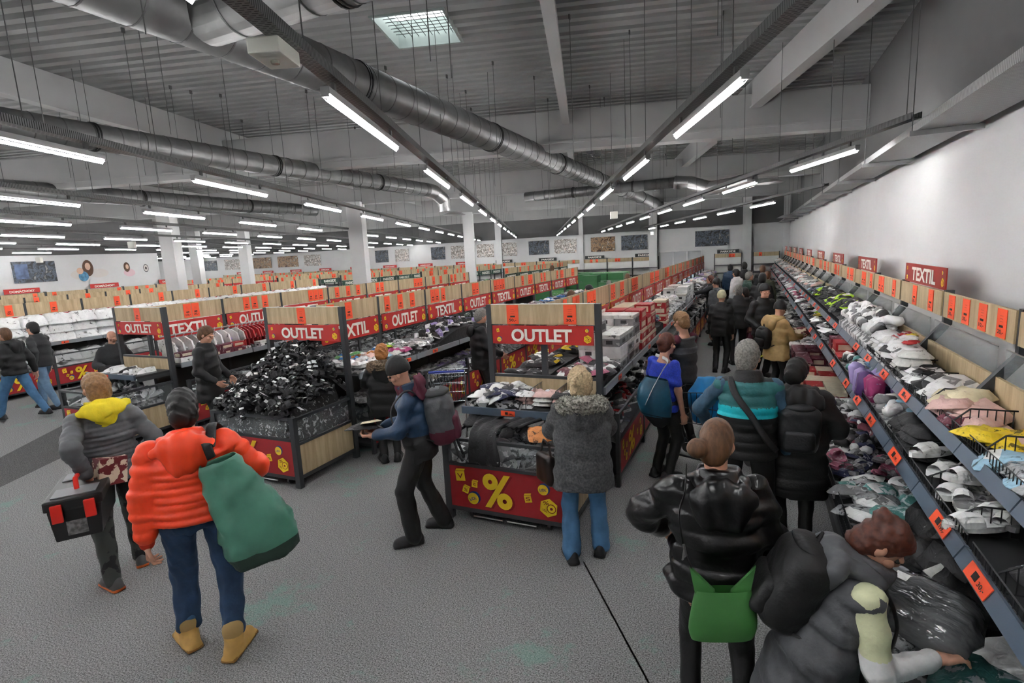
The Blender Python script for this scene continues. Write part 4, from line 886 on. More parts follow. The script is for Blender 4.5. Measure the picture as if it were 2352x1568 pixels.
for i, (px, py, z) in enumerate(((575, 860, 1.1), (590, 880, 1.07), (690, 938, .98), (605, 905, 1.0))):
    p = at_y(px, py, 4.6-.1*i); o = MB().box(-.05, .05, -.035, .035, 0, .002).build('swing_tag', tagm, None, p); o.rotation_euler = (.6, .3*(-1)**i, i); tag(o, 'white swing tag on the sandal heap, %s from its top' % ordn[i], 'tag')
# --- bin C: white shoes in bin and on shelf
core(ROWC-.64, ROWC+.5, 4.45, 5.3, .16, .5, ('grey', 'white'), 'tightly packed shoes in the leftmost bin')
heap('shoe', ['white', 'grey', 'black', 'white'], ROWC-.64, ROWC+.5, 4.44, 5.25, .16, .56, 44, 'white or black shoe in the leftmost red bin', 'shoes in the leftmost bin', tilt=.5)
for zz in (1.0, 1.0):
    for i in range(6): place('shoe', g.choice(['white', 'white', 'paper', 'black']), (ROWC-.5+i*.19, 5.02+g.uniform(-.05, .05), zz), (0, 0, g.uniform(-.4, .4)+(PI if i % 2 else 0)), ('white sports shoe on the shelf of the leftmost bin', 'shoes on the leftmost shelf'), 1.)
# --- wall shelving on the right
ux0, ux1, ZU = XW-.68, XW-.40, 1.405
lx0, lx1, ZLo = XW-.85, XW-.43, 1.155
wx0, wx1, ZW = XW-1.10, XW-.42, .525
heap('packet', ['teal', 'sky', 'clear', 'white'], ux0, ux1, 2.0, 3.25, ZU, .05, 12, 'turquoise bagged garment nearest on the upper wall shelf', 'turquoise bags on the wall shelf', tilt=.2, s=1.1)
heap('fold', ['sand', 'yellow', 'sand', 'pink'], ux0, ux1, 3.25, 3.62, ZU, .06, 6, 'cream folded baby garment on the upper wall shelf', 'cream garments on the wall shelf', tilt=.2)
heap('fold', ['pink', 'pink', 'sand'], ux0, ux1, 3.62, 4.12, ZU, .09, 8, 'pale pink fleece garment on the upper wall shelf', 'pink garments on the wall shelf', tilt=.25, s=1.1)
heap('packet', ['maroon'], ux0-.02, ux0+.12, 3.6, 4.0, ZU, .05, 4, 'dark red net bag beside the pink fleece', 'dark red bags on the wall shelf', s=.8)
heap('packet', ['black', 'white', 'dark', 'white'], ux0, ux1, 4.15, 4.8, ZU, .1, 16, 'black and white sock pack in the wall basket', 'sock packs in the wall basket', cor=('black', 'white'))
flats(['white', 'white', 'paper', 'black'], ux0-.02, ux1, 4.8, 6.1, ZU, 4, 'folded white garment with a label on the upper wall shelf', 'folded white garments on the wall shelf', kind='fold', dx=.26, dy=.23, cor=('white', 'grey'), hcore=.08)
heap('packet', ['yellow', 'red', 'white'], ux0, ux1, 5.0, 5.9, ZU, .3, 5, 'small printed packet on top of the folded white garments', 'printed packets on the white garments', s=.5)
heap('roll', ['white', 'white', 'white', 'grey', 'black'], ux0-.02, ux1, 6.1, 7.9, ZU, .22, 80, 'white sock bundle in the big heap on the upper wall shelf', 'white sock bundles on the wall shelf', cor=('white', 'grey'), tilt=.8, s=1.5, hf=lambda u, v: .12+.16*u)
heap('packet', ['black', 'black', 'dark', 'black', 'lime'], ux0, ux1, 7.95, 11.2, ZU, .16, 60, 'black garment pack with lime print on the upper wall shelf', 'black garment packs on the wall shelf', cor=('black', 'dark'), hf=lambda u, v: .1+.2*u)
heap('packet', ['teal', 'sky', 'navy', 'green'], ux0, ux1, 11.2, 12.2, ZU, .16, 16, 'teal and navy pack on the upper wall shelf', 'teal packs on the wall shelf', cor=('dark', 'grey'))
heap('packet', ['white', 'paper', 'grey', 'pink'], ux0, ux1, 12.2, 30, ZU, .2, 130, 'pale packet far along the upper wall shelf', 'pale packets far on the wall shelf', cor=('white', 'grey'))
# lower wall shelf
heap('packet', ['dark', 'black', 'navy'], lx0, lx1, 1.6, 2.6, ZLo, .03, 7, 'dark pack nearest on the lower wall shelf', 'dark packs on the lower wall shelf')
for i, (y, x, c) in enumerate(((2.95, .98, 'white'), (3.1, 1.12, 'white'), (3.3, 1.0, 'white'), (3.42, 1.15, 'white'), (3.2, 1.22, 'grey'), (3.5, 1.03, 'white'), (3.62, 1.18, 'white'), (3.0, 1.24, 'white'), (3.35, 1.08, 'white'), (3.72, 1.0, 'white'))):
    place('slipper', c, (x, y, ZLo+.03+.035*(i//4)), (.05*(i % 3), .08*(i % 2), 1.9+.25*(i % 4)), ('white open slipper in the lower wall basket', 'white slippers on the lower wall shelf'), 1.05)
heap('slipper', ['white', 'grey'], lx0, lx1, 2.85, 3.8, ZLo, .02, 10, 'white open slipper in the lower wall basket', 'white slippers on the lower wall shelf', tilt=.2)
flats(['black'], lx0, lx1, 3.85, 4.35, ZLo, 4, 'flat black folded garment on the lower wall shelf', 'black folded garments on the lower wall shelf', kind='fold', dx=.24, dy=.24)
heap('roll', ['grey', 'paper', 'white', 'pink', 'sky'], lx0, lx1, 4.35, 4.95, ZLo, .1, 30, 'grey sock bundle on the lower wall shelf', 'grey sock bundles on the lower wall shelf', cor=('grey', 'white'), s=1.4)
for i in range(6):
    for j in range(3):
        place('roll', g.choice(['lilac', 'lilac', 'purple', 'magenta', 'sky', 'lilac']), (lx0+.08+.13*j, 5.0+.13*i, ZLo+.12), (0, PI/2+g.uniform(-.15, .15), g.uniform(0, 3)), ('upright lilac towel roll on the lower wall shelf', 'lilac towel rolls'), 1.9)
heap('packet', ['magenta', 'blue', 'sky', 'lilac', 'yellow'], lx0, lx1, 4.9, 5.8, ZLo, .2, 14, 'small bright packet among the lilac towel rolls', 'bright packets by the towel rolls', s=.55, tilt=.6)
heap('roll', ['black', 'white', 'dark', 'teal', 'white'], lx0, lx1, 5.85, 6.6, ZLo, .1, 34, 'black and white knitted bundle on the lower wall shelf', 'knitted bundles on the lower wall shelf', cor=('black', 'white'), s=1.5)
boxes(['red', 'maroon'], lx0, lx1, 6.65, 7.6, ZLo, 2, 'dark red carton in the stack on the lower wall shelf', 'red cartons on the lower wall shelf', s=.95)
heap('packet', ['white', 'black', 'grey', 'dark'], lx0, lx1, 7.65, 11, ZLo, .14, 60, 'black or white pack midway on the lower wall shelf', 'packs midway on the lower wall shelf', cor=('black', 'white'))
heap('packet', ['yellow', 'lime'], lx0, lx1, 9.2, 11, ZLo, .2, 5, 'yellow printed pack midway on the lower wall shelf', 'yellow packs on the lower wall shelf', s=.6)
heap('packet', ['white', 'grey', 'paper', 'rose', 'white'], lx0, lx1, 11, 30, ZLo, .14, 120, 'pale pack far along the lower wall shelf', 'pale packs far on the lower wall shelf', cor=('white', 'grey'))
# wall bins
heap('packet', ['teal', 'white', 'clear', 'sky'], wx0, wx1, 1.6, 3.0, ZW, .06, 16, 'turquoise and white bagged garment nearest in the wall bin', 'turquoise bags in the wall bin', s=1.35, tilt=.2, cor=('grey', 'dark'))
for nm, (x, y, z), rz, lab in (('a', (1.0, 2.62, .68), .5, 'large clear bag with a white garment at the bottom right'), ('b', (.88, 2.45, .66), 1.0, 'large clear bag with a turquoise garment at the bottom right')):
    o = soft(.46, .34, .06, 9 if nm == 'a' else 10, .25, 8, 6).build('garment_bag', [GM['white' if nm == 'a' else 'teal']], None, (x, y, z), rz, True); o.rotation_euler = (.1, -.25, rz); tag(o, lab, 'bag')
for i in range(4):
    o = soft(.5, .4, .12, 60+i, .5, 8, 7, .35).build('black_garment', [GM['black']], None, (1.12+.05*(i % 2), 3.25+.22*i, .62+.06*(i % 2)), .6*i, True); tag(o, 'crumpled black garment in the wall bin beyond the bending woman, %s from the near end' % ordn[i], 'garment')
o = MB().box(-.07, .07, -.05, .05, 0, .003).build('care_card', [GM['paper']], None, (.98, 3.32, .73), .5); o.rotation_euler = (.2, -.3, .5); tag(o, 'printed card lying on the black garments in the wall bin', 'card')
heap('packet', ['clear', 'clear', 'white', 'grey', 'teal'], wx0, wx1, 3.95, 4.75, ZW, .12, 22, 'clear plastic garment bag in the wall bin', 'clear bags in the wall bin', cor=('grey', 'dark'), s=1.25, tilt=.35)
heap('slipper', ['rose', 'rose', 'navy', 'grey'], wx0, wx1, 4.75, 5.35, ZW, .12, 18, 'pink knitted slipper in the wall bin', 'pink slippers in the wall bin', cor=('dark', 'black'), tilt=.5)
heap('roll', ['black', 'navy', 'white', 'dark', 'maroon', 'white', 'grey'], wx0, wx1, 5.35, 7.0, ZW, .14, 90, 'patterned sock bundle in the wall bin', 'patterned socks in the wall bin', cor=('black', 'white'), s=1.4)
boxes(['red'], wx0+.02, wx1, 7.05, 8.7, ZW, 2, 'red and cream carton in the wall bin', 'red cartons in the wall bin')
boxes(['maroon'], wx0+.02, wx1, 8.8, 10.4, ZW, 2, 'burgundy carton in the wall bin by the tan coat', 'burgundy cartons in the wall bin')
flats(['white', 'paper', 'grey'], wx0, wx1, 10.5, 12.6, ZW, 3, 'flat white packet in the wall bin by the tan coat', 'white packets in the wall bin', cor=('white', 'grey'), hcore=.1)
heap('packet', ['grey', 'white', 'dark', 'paper'], wx0, wx1, 12.6, 30, ZW, .18, 110, 'pale packet in the far wall bin', 'packets in the far wall bin', cor=('white', 'grey'))
# --- build: nearest of each kind one by one, the rest joined
CATN = {'packet': ('garment_packet', 'packet'), 'fold': ('folded_garment', 'garment'), 'roll': ('sock_bundle', 'socks'), 'box': ('carton', 'carton'), 'sandal': ('sandal', 'sandal'), 'shoe': ('shoe', 'shoe'), 'slipper': ('slipper', 'slipper'), 'bedding': ('bedding_pack', 'bedding'), 'crate': ('plastic_crate', 'crate')}
byk = {}
for it in PL: byk.setdefault(it[0], []).append(it)
for kind, its in byk.items():
    its.sort(key=lambda q: (q[2][0]**2+q[2][1]**2)); rest = {}
    for i, (k, col, loc, rot, hp, s) in enumerate(its):
        me = proto(kind, col)[i % len(proto(kind, col))]
        if i < 292:
            o = put(CATN[kind][0], me, None, loc, rot=rot, scale=s); tag(o, hp[0], CATN[kind][1], hp[1])
        else: rest.setdefault(0, []).append((me, Matrix.LocRotScale(Vector(loc), Euler(rot), Vector((s, s, s)))))
    for key, lst in rest.items():
        mats, mi = [], {}; V, F, MI, o0 = [], [], [], 0
        for me, M4 in lst:
            n = len(me.vertices); co = np.empty(n*3, np.float32); me.vertices.foreach_get('co', co); co = co.reshape(-1, 3) @ np.array(M4.to_3x3()).T + np.array(M4.translation)
            V.append(co); mp = []
            for m in me.materials:
                if m.name not in mi: mi[m.name] = len(mats); mats.append(m)
                mp.append(mi[m.name])
            for p in me.polygons: F.append(tuple(o0+v for v in p.vertices)); MI.append(mp[p.material_index])
            o0 += n
        me = bpy.data.meshes.new('far_goods'); me.from_pydata(np.concatenate(V).tolist(), [], F)
        for m in mats: me.materials.append(m)
        me.polygons.foreach_set('material_index', MI); me.update()
        o = put('far_'+CATN[kind][0]+'s', me); tag(o, 'the many farther %ss on the rows behind the nearest ones' % CATN[kind][1].rstrip('s'), CATN[kind][1], kind='stuff')
# ------------------------------------------------------------------ soft bodies: blended volumes turned into one smooth skin
def A(*p): return np.array(p, float)
class Vol:
    def __init__(s, k=.02): s.p = []; s.k = k; s.cut = []
    def cap(s, a, b, ra, rb=None, q=0., n=0, fl=None): s.p.append(('c', A(*a), A(*b), ra, ra if rb is None else rb, q, n, fl)); return s
    def ell(s, c, r, Rm=None): s.p.append(('e', A(*c), A(*r), Rm)); return s
    def loft(s, a, b, side, rx, ry, q=0., n=0): s.p.append(('l', A(*a), A(*b), A(*side), rx, ry, q, n)); return s
    def rbox(s, c, hs, r, Rm=None): s.p.append(('b', A(*c), A(*hs), r, Rm)); return s
    def tor(s, c, R_, r, nrm, sc=1.): s.p.append(('t', A(*c), R_, r, A(*nrm), sc)); return s
    def plane(s, pt, nrm): s.cut.append((A(*pt), A(*nrm)/np.linalg.norm(A(*nrm)))); return s
    def bound(s, p):
        t = p[0]
        if t == 'c': m = max(p[3], p[4])*(1+p[5])*1.15; return np.minimum(p[1], p[2])-m, np.maximum(p[1], p[2])+m
        if t == 'e': m = max(p[2]) if p[3] is not None else p[2]; return p[1]-m, p[1]+m
        if t == 'l': m = max(max(p[4]), max(p[5]))*(1+p[6]); return np.minimum(p[1], p[2])-m, np.maximum(p[1], p[2])+m
        if t == 'b': m = np.linalg.norm(p[2]) if p[4] is not None else p[2]; return p[1]-m, p[1]+m
        if t == 't': return p[1]-(p[2]+p[3])*1.3, p[1]+(p[2]+p[3])*1.3
    def dist(s, p, P):
        t = p[0]
        if t == 'c':
            a, b = p[1], p[2]; d = b-a; L2 = d@d+1e-9; tt = np.clip(((P-a)@d)/L2, 0, 1); r = p[3]+(p[4]-p[3])*tt
            if p[6]: r = r*(1+p[5]*(np.abs(np.sin(PI*p[6]*tt))**.55-.7))
            v = P-a-tt[..., None]*d
            if p[7] is not None:
                ax, f = A(*p[7][0]), p[7][1]; c = v@ax; v = v+(c*(1/f-1))[..., None]*ax
                return (np.linalg.norm(v, axis=-1)-r)*min(1, f)
            return np.linalg.norm(v, axis=-1)-r
        if t == 'e':
            v = P-p[1]
            if p[3] is not None: v = v@p[3]
            q = np.linalg.norm(v/p[2], axis=-1); return (q-1)*min(p[2])
        if t == 'l':
            a, b = p[1], p[2]; d = b-a; L = np.linalg.norm(d); d = d/L; sd = p[3]-d*(p[3]@d); sd /= np.linalg.norm(sd); dp = np.cross(d, sd)
            v = P-a; tt = (v@d)/L; tc = np.clip(tt, 0, 1); xs = np.linspace(0, 1, len(p[4])); rx = np.interp(tc, xs, p[4]); ry = np.interp(tc, xs, p[5])
            if p[7]: w = 1+p[6]*(np.abs(np.sin(PI*p[7]*tc))**.55-.7); rx = rx*w; ry = ry*w
            q = np.sqrt((v@sd/rx)**2+(v@dp/ry)**2); dr = (q-1)*np.minimum(rx, ry); dz = np.maximum(-tt, tt-1)*L
            return np.where(dz > 0, np.sqrt(np.maximum(dr, 0)**2+dz**2)+np.minimum(dr, 0)*0, np.maximum(dr, dz*.6))
        if t == 'b':
            v = P-p[1]
            if p[4] is not None: v = v@p[4]
            q = np.abs(v)-(p[2]-p[3]); return np.linalg.norm(np.maximum(q, 0), axis=-1)+np.minimum(q.max(-1), 0)-p[3]
        if t == 't':
            v = P-p[1]; n = p[4]/np.linalg.norm(p[4]); hgt = v@n; pl = v-hgt[..., None]*n; pl[..., 1] /= p[5]; return np.hypot(np.linalg.norm(pl, axis=-1)-p[2], hgt)-p[3]
    def net(s, h, noise=0., nfreq=40., seed=0):
        bs = [s.bound(p) for p in s.p]; lo = np.min([b[0] for b in bs], 0)-2.5*h-s.k-noise; hi = np.max([b[1] for b in bs], 0)+2.5*h+s.k+noise
        n = np.ceil((hi-lo)/h).astype(int)+1; V = np.full(n, 1., np.float32); ax = [lo[i]+h*np.arange(n[i]) for i in range(3)]
        m = s.k+2.5*h
        for p, (b0, b1) in zip(s.p, bs):
            i0 = np.maximum(((b0-m-lo)/h).astype(int), 0); i1 = np.minimum(((b1+m-lo)/h).astype(int)+2, n)
            P = np.stack(np.meshgrid(*[ax[i][i0[i]:i1[i]] for i in range(3)], indexing='ij'), -1)
            d = s.dist(p, P); sl = tuple(slice(i0[i], i1[i]) for i in range(3)); o = V[sl]; k = s.k
            hh = np.maximum(k-np.abs(o-d), 0)/k; V[sl] = np.minimum(o, d)-hh*hh*k*.25
        if noise or s.cut:
            X, Y, Z = np.meshgrid(*ax, indexing='ij', sparse=True)
            if noise:
                r = np.random.RandomState(seed); w = 0
                for i in range(4):
                    f = r.normal(size=3)*nfreq*(1+.6*i)*.6; w = w+np.sin(f[0]*X+f[1]*Y+f[2]*Z+r.uniform(0, 6))/(1+.5*i)
                V = V+noise*.5*w
            for pt, nn in s.cut: V = np.maximum(V, (X-pt[0])*nn[0]+(Y-pt[1])*nn[1]+(Z-pt[2])*nn[2])
        return surf(V, lo, h)
def surf(V, lo, h):
    S = V < 0; n = V.shape; c = np.zeros(tuple(x-1 for x in n), np.int8)
    offs = [(i, j, k) for i in (0, 1) for j in (0, 1) for k in (0, 1)]
    def sh(a, o): return a[o[0]:n[0]-1+o[0], o[1]:n[1]-1+o[1], o[2]:n[2]-1+o[2]]
    for o in offs: c += sh(S, o)
    act = (c > 0) & (c < 8); ai = np.argwhere(act); idx = np.full(act.shape, -1, np.int64); idx[act] = np.arange(len(ai))
    acc = np.zeros((len(ai), 3)); cnt = np.zeros(len(ai)); vals = {o: sh(V, o)[act] for o in offs}
    for a in offs:
        for d in range(3):
            if a[d] == 0:
                b = list(a); b[d] = 1; b = tuple(b); va, vb = vals[a], vals[b]; m = (va < 0) != (vb < 0)
                t = va[m]/(va[m]-vb[m]); q = np.array(a, float)+np.zeros((m.sum(), 3)); q[:, d] += t; acc[m] += q; cnt[m] += 1
    verts = lo+h*(ai+acc/cnt[:, None]); F = []
    for d in range(3):
        e, f = [x for x in range(3) if x != d]
        sl0 = [slice(None)]*3; sl1 = [slice(None)]*3; sl0[d] = slice(0, n[d]-1); sl1[d] = slice(1, n[d])
        for q in (e, f): sl0[q] = slice(1, n[q]-1); sl1[q] = slice(1, n[q]-1)
        s0, s1 = S[tuple(sl0)], S[tuple(sl1)]; m = s0 != s1; g_ = np.argwhere(m); flip = s0[m]
        base = g_.copy(); base[:, e] += 1; base[:, f] += 1
        def at(de, df): i = base.copy(); i[:, e] += de; i[:, f] += df; return idx[i[:, 0], i[:, 1], i[:, 2]]
        a, b, c_, d_ = at(-1, -1), at(0, -1), at(0, 0), at(-1, 0); Q = np.stack([a, b, c_, d_], 1)
        fl = flip if d != 1 else ~flip
        Q[~fl] = Q[~fl][:, ::-1]; F.append(Q)
    return verts, np.concatenate(F)
def vmesh(name, parts, mats, matfn=None):
    # parts: list of (verts, faces); one mesh
    vs, fs, o = [], [], 0
    for v, f in parts: vs.append(v); fs.append(f+o); o += len(v)
    v = np.concatenate(vs); f = np.concatenate(fs); me = bpy.data.meshes.new(name); me.vertices.add(len(v)); me.vertices.foreach_set('co', v.astype(np.float32).ravel())
    me.loops.add(f.size); me.loops.foreach_set('vertex_index', f.astype(np.int32).ravel()); me.polygons.add(len(f)); me.polygons.foreach_set('loop_start', np.arange(0, f.size, 4, dtype=np.int32)); me.polygons.foreach_set('loop_total', np.full(len(f), 4, np.int32))
    for m in (mats if isinstance(mats, (list, tuple)) else [mats]): me.materials.append(m)
    if matfn is not None: me.polygons.foreach_set('material_index', matfn(v[f].mean(1)).astype(np.int32))
    me.polygons.foreach_set('use_smooth', np.ones(len(f), bool)); me.update(calc_edges=True); return me
def nrm(v): return v/(np.linalg.norm(v)+1e-9)
def ik(a, b, l1, l2, hint):
    d = b-a; L = np.linalg.norm(d)
    if L > (l1+l2)*.995: b = a+d*(l1+l2)*.995/L; d = b-a; L = np.linalg.norm(d)
    x = (l1*l1-l2*l2+L*L)/(2*L); hgt = math.sqrt(max(l1*l1-x*x, 0)); u = d/L; w = nrm(hint-u*(hint@u)); return a+u*x+w*hgt, b
skin1 = mat('skin_fair', 'c9957c', .55, var=.08, vscale=20); 
def hand_vol(w, d, pn, side, curl=.5, s=1.):
    # palm and five fingers; w wrist, d direction, pn palm normal, side +1 thumb towards cross(d,pn)
    d = nrm(d); pn = nrm(pn-d*(pn@d)); sd = np.cross(d, pn)*side; v = Vol(.008)
    v.cap(w-d*.03*s, w+d*.02*s, .027*s, .026*s); v.rbox(w+d*.055*s, (.038*s, .044*s, .014*s), .012*s, np.stack([sd, d, pn], 1))
    for i, (off, L, r) in enumerate(((.029, .072, .0088), (.010, .080, .0092), (-.010, .074, .0088), (-.028, .058, .0078))):
        b = w+d*.092*s+sd*off*s; c1 = curl*(1+.15*i); f1 = nrm(d*math.cos(c1)+pn*math.sin(c1)+sd*off*2); f2 = nrm(d*math.cos(c1*2.1)+pn*math.sin(c1*2.1)+sd*off)
        v.cap(b-d*.012*s, b+f1*L*.55*s, r*s*1.05, r*s); v.cap(b+f1*L*.55*s, b+f1*L*.55*s+f2*L*.5*s, r*s, r*s*.8)
    b = w+d*.03*s+sd*.03*s; f1 = nrm(d*.7+sd*.6+pn*.3); f2 = nrm(d*.9+sd*.15+pn*.5); v.cap(b, b+f1*.045*s, .013*s, .011*s); v.cap(b+f1*.045*s, b+f1*.045*s+f2*.032*s, .011*s, .0085*s)
    return v
def person(label, xy, face, H=1.72, top=None, legs=None, shoes=None, hair=None, pose=None, near=True, build=1.0, name='person', eyes=False, skin=None):
    """one figure: skin body (one mesh) with clothing and hair as children; local +y is where it faces"""
    pose = pose or {}; hgt = H/1.75; t = thing(name, label, 'person', (xy[0], xy[1], 0), R(face)-PI/2)
    Rz = np.array([[math.cos(R(face)-PI/2), -math.sin(R(face)-PI/2)], [math.sin(R(face)-PI/2), math.cos(R(face)-PI/2)]])
    def loc(w):   # world point -> local
        q = Rz.T@(A(*w[:2])-A(*xy)); return A(q[0], q[1], w[2])
    h = .0125 if near else .022; sk = skin or skin1
    lean, sid, drop = pose.get('lean', .0), pose.get('side', 0.), pose.get('drop', 0.)
    pel = A(0, -.35*lean+pose.get('px', 0), .95*hgt-drop); pel = A(*pose['pelvis']) if 'pelvis' in pose else pel
    nk = A(sid, lean, 1.47*hgt-drop-.25*abs(lean)); nk = A(*pose['neck']) if 'neck' in pose else nk
    spine = nrm(nk-pel); sx = A(math.cos(pose.get('twist', 0)), math.sin(pose.get('twist', 0)), 0); fr = nrm(np.cross(spine, sx))
    sw = .168*hgt*build; J = {}
    for s, k in ((-1, 'l'), (1, 'r')):
        J[k+'s'] = nk-spine*.065*hgt+sx*s*sw; J[k+'hip'] = pel+A(s*.088*hgt*build, 0, -.03)
        ft = A(*pose[k+'f']) if k+'f' in pose else A(s*.10*hgt, .0, 0); an = A(ft[0], ft[1]-.03, ft[2]+.085*hgt)
        J[k+'k'], J[k+'a'] = ik(J[k+'hip'], an, .44*hgt, .43*hgt, A(s*.12, 1, 0)); J[k+'fd'] = pose.get(k+'fd', s*.22)
        hd = pose.get(k+'h')
        if hd is None: hd = J[k+'s']+A(s*.06, .05, -.57*hgt)
        elif len(hd) == 4: hd = loc(hd[:3])
        hd = A(*hd[:3])
        J[k+'e'], J[k+'w'] = ik(J[k+'s'], hd, .30*hgt, .265*hgt, A(*pose.get(k+'hint', (s*.5, -.8, -.3))))
    hc = A(*pose['head']) if 'head' in pose else nk+A(0, .02, 0)+spine*.03*hgt+A(0, .035+.25*lean, .125*hgt)
    hy, hp = pose.get('hy', 0.), pose.get('hp', 0.)
    cy, sy, cp, sp = math.cos(hy), math.sin(hy), math.cos(hp), math.sin(hp)
    HR = np.array([[cy, -sy, 0], [sy, cy, 0], [0, 0, 1]])@np.array([[1, 0, 0], [0, cp, -sp], [0, sp, cp]])    # columns: head right, forward, up
    def hd_(x, y, z): return hc+HR@(A(x, y, z)*hgt)
    # body
    v = Vol(.025); g1 = hgt*.96
    v.ell(hc+HR@A(0, -.008, .02), A(.076, .096, .102)*g1, HR).ell(hd_(0, .03, -.055), A(.056, .068, .068)*g1, HR).cap(nk-spine*.02, hd_(0, -.01, -.06), .058*hgt, .052*hgt)
    v.loft(pel-spine*.05, nk-spine*.03, sx, [.15*build, .135*build, .15*build, .15*build, .07], [.10, .095, .105, .10, .06])
    for k in 'lr':
        v.cap(J[k+'s'], J[k+'e'], .05*hgt, .04*hgt).cap(J[k+'e'], J[k+'w'], .041*hgt, .027*hgt).cap(J[k+'hip'], J[k+'k'], .078*hgt, .052*hgt).cap(J[k+'k'], J[k+'a'], .054*hgt, .036*hgt)
        a = J[k+'a']; fa = J[k+'fd']; f = A(math.sin(fa), math.cos(fa), 0); v.cap(a-A(0, 0, .04)-f*.02, a-A(0, 0, .055)+f*.13, .036, .028)
    parts = [v.net(h if near else .024)]
    f_ = Vol(.01)   # face and ears, finer
    f_.ell(hd_(0, .093, -.022), A(.014, .02, .022)*hgt, HR).ell(hd_(0, .085, .012), A(.05, .018, .012)*hgt, HR).ell(hd_(0, .078, -.062), A(.026, .016, .010)*hgt, HR).ell(hd_(0, .07, -.1), A(.03, .022, .02)*hgt, HR)
    for s in (-1, 1): f_.ell(hd_(s*.076, -.005, -.008), A(.010, .02, .032)*hgt, HR).cap(hd_(s*.062, -.005, -.01), hd_(s*.075, -.005, -.01), .014*hgt).ell(hd_(s*.042, .058, -.032), A(.024, .028, .024)*hgt, HR)
    parts.append(f_.net(.0055 if near else .012))
    for k, s in (('l', -1), ('r', 1)):
        d = nrm(J[k+'w']-J[k+'e']); pn = A(*pose.get(k+'palm', (-s, .2, 0))); parts.append(hand_vol(J[k+'w']+d*.02, nrm(d+A(*pose.get(k+'bend', (0, 0, 0)))), pn, s*1. if k == 'r' else 1., pose.get(k+'curl', .5), hgt).net(.0055 if near else .011))
    put('body', vmesh('body', parts, sk), t)
    if eyes or near:
        for s in (-1, 1):
            m = MB(); m.lathe([(.001, -.012), (.009, -.008), (.0125, 0), (.009, .008), (.001, .012)], 10); o = put('eye', cached('eyeball', lambda: m.mesh('eye', mat('eye_dark', '2a2420', .2), True)), t, tuple(hd_(s*.031, .078, .0)))
    # legs
    if legs:
        v = Vol(.02); fit = legs.get('fit', 1.); lo_ = legs.get('len', 1.)
        v.loft(pel-spine*.06+A(0, 0, -.02), pel+spine*.10, sx, [.155*build, .168*build, .16*build], [.115, .125*max(1, fit*.95), .115])
        for k in 'lr':
            a = J[k+'k']+(J[k+'a']-J[k+'k'])*lo_
            v.cap(J[k+'hip']+A(0, 0, .02), J[k+'k'], .098*hgt*fit, .072*hgt*fit).cap(J[k+'k'], a, .070*hgt*fit, legs.get('cuff', .058)*hgt)
        put('trousers', vmesh('trousers', [v.net(h if near else .02, legs.get('wr', .008), 26, 3)], legs['m'], legs.get('matfn')), t)
        if legs.get('ankle'):
            v = Vol(.01)
            for k in 'lr': e_ = J[k+'k']+(J[k+'a']-J[k+'k'])*lo_; d_ = nrm(J[k+'k']-J[k+'a']); v.cap(e_-d_*.01, e_+d_*.06, .058*hgt, .064*hgt, .06, 3)
            put('trouser_cuff', vmesh('trouser_cuff', [v.net(.01)], legs['ankle']), t)
    for k, s in (('l', -1), ('r', 1)):
        if shoes:
            a = J[k+'a']; fa = J[k+'fd']; f = A(math.sin(fa), math.cos(fa), 0); z0 = (a[2]-.085*hgt); g0 = A(a[0], a[1], z0); v = Vol(.02); bs = shoes.get('s', 1.)
            sdv = A(f[1], -f[0], 0); Rm = np.stack([sdv, f, A(0, 0, 1)], 1)
            v.ell(g0-f*.02+A(0, 0, .045), A(.047, .072, .075)*bs, Rm).ell(g0+f*.085+A(0, 0, .042), A(.05, .10, .05)*bs, Rm)
            if shoes.get('boot'): v.cap(g0+A(0, 0, .05), g0+A(0, 0, .06+shoes['boot'])+(J[k+'k']-a)*.05, .056, .064)
            v.rbox(g0+f*.05+A(0, 0, .014), (.046*bs, .135*bs, .018), .014, Rm); v.plane((0, 0, z0+.001), (0, 0, -1))
            mm = [shoes['m'], shoes.get('sole', mat('sole_dark', '1a1a1a', .7))]
            o = put('shoe', vmesh('shoe', [v.net(.009 if near else .016)], mm, lambda c, z=z0: (c[:, 2] < z+.026)), t)
            if shoes.get('boot') and near:
                vv = Vol(.01); e_ = g0+A(0, 0, .06+shoes['boot'])+(J[k+'k']-a)*.05; vv.cap(e_, e_+A(0, 0, .015), .066, .066); put('boot_collar', vmesh('boot_collar', [vv.net(.009)], mat('boot_collar', 'a88a58', .8)), o)
            if shoes.get('lace') and near:
                m = MB()
                for i in range(4): c = g0+f*(.06+.022*i)+A(0, 0, .088-.006*i); m.cyl(c-sdv*.025, c+sdv*.025, .004, 5)
                m.build('laces', shoes['lace'], o)
    # top
    if top:
        th, q, n = top.get('th', .02), top.get('q', 0.), top.get('n', 0); hem = top.get('hem', .1); v = Vol(top.get('k', .03)); bb = build
        lo = pel-spine*hem; flare = top.get('flare', 1.)
        v.loft(lo, nk-spine*.05, sx, [(.165*flare*bb+th), (.16*flare*bb+th), .158*bb+th, .165*bb+th, .16*bb+th, .115+th], [.118*flare+th, .118*flare+th, .112+th, .118+th, .112+th, .085+th], q, n)
        if top.get('collar', 1): v.loft(nk-spine*.06, nk+spine*top.get('collarh', .045)+A(0, .015, 0), sx, [.095+th, .07+th*.6], [.085+th, .075+th*.6])
        sl = top.get('sleeve', 1.)
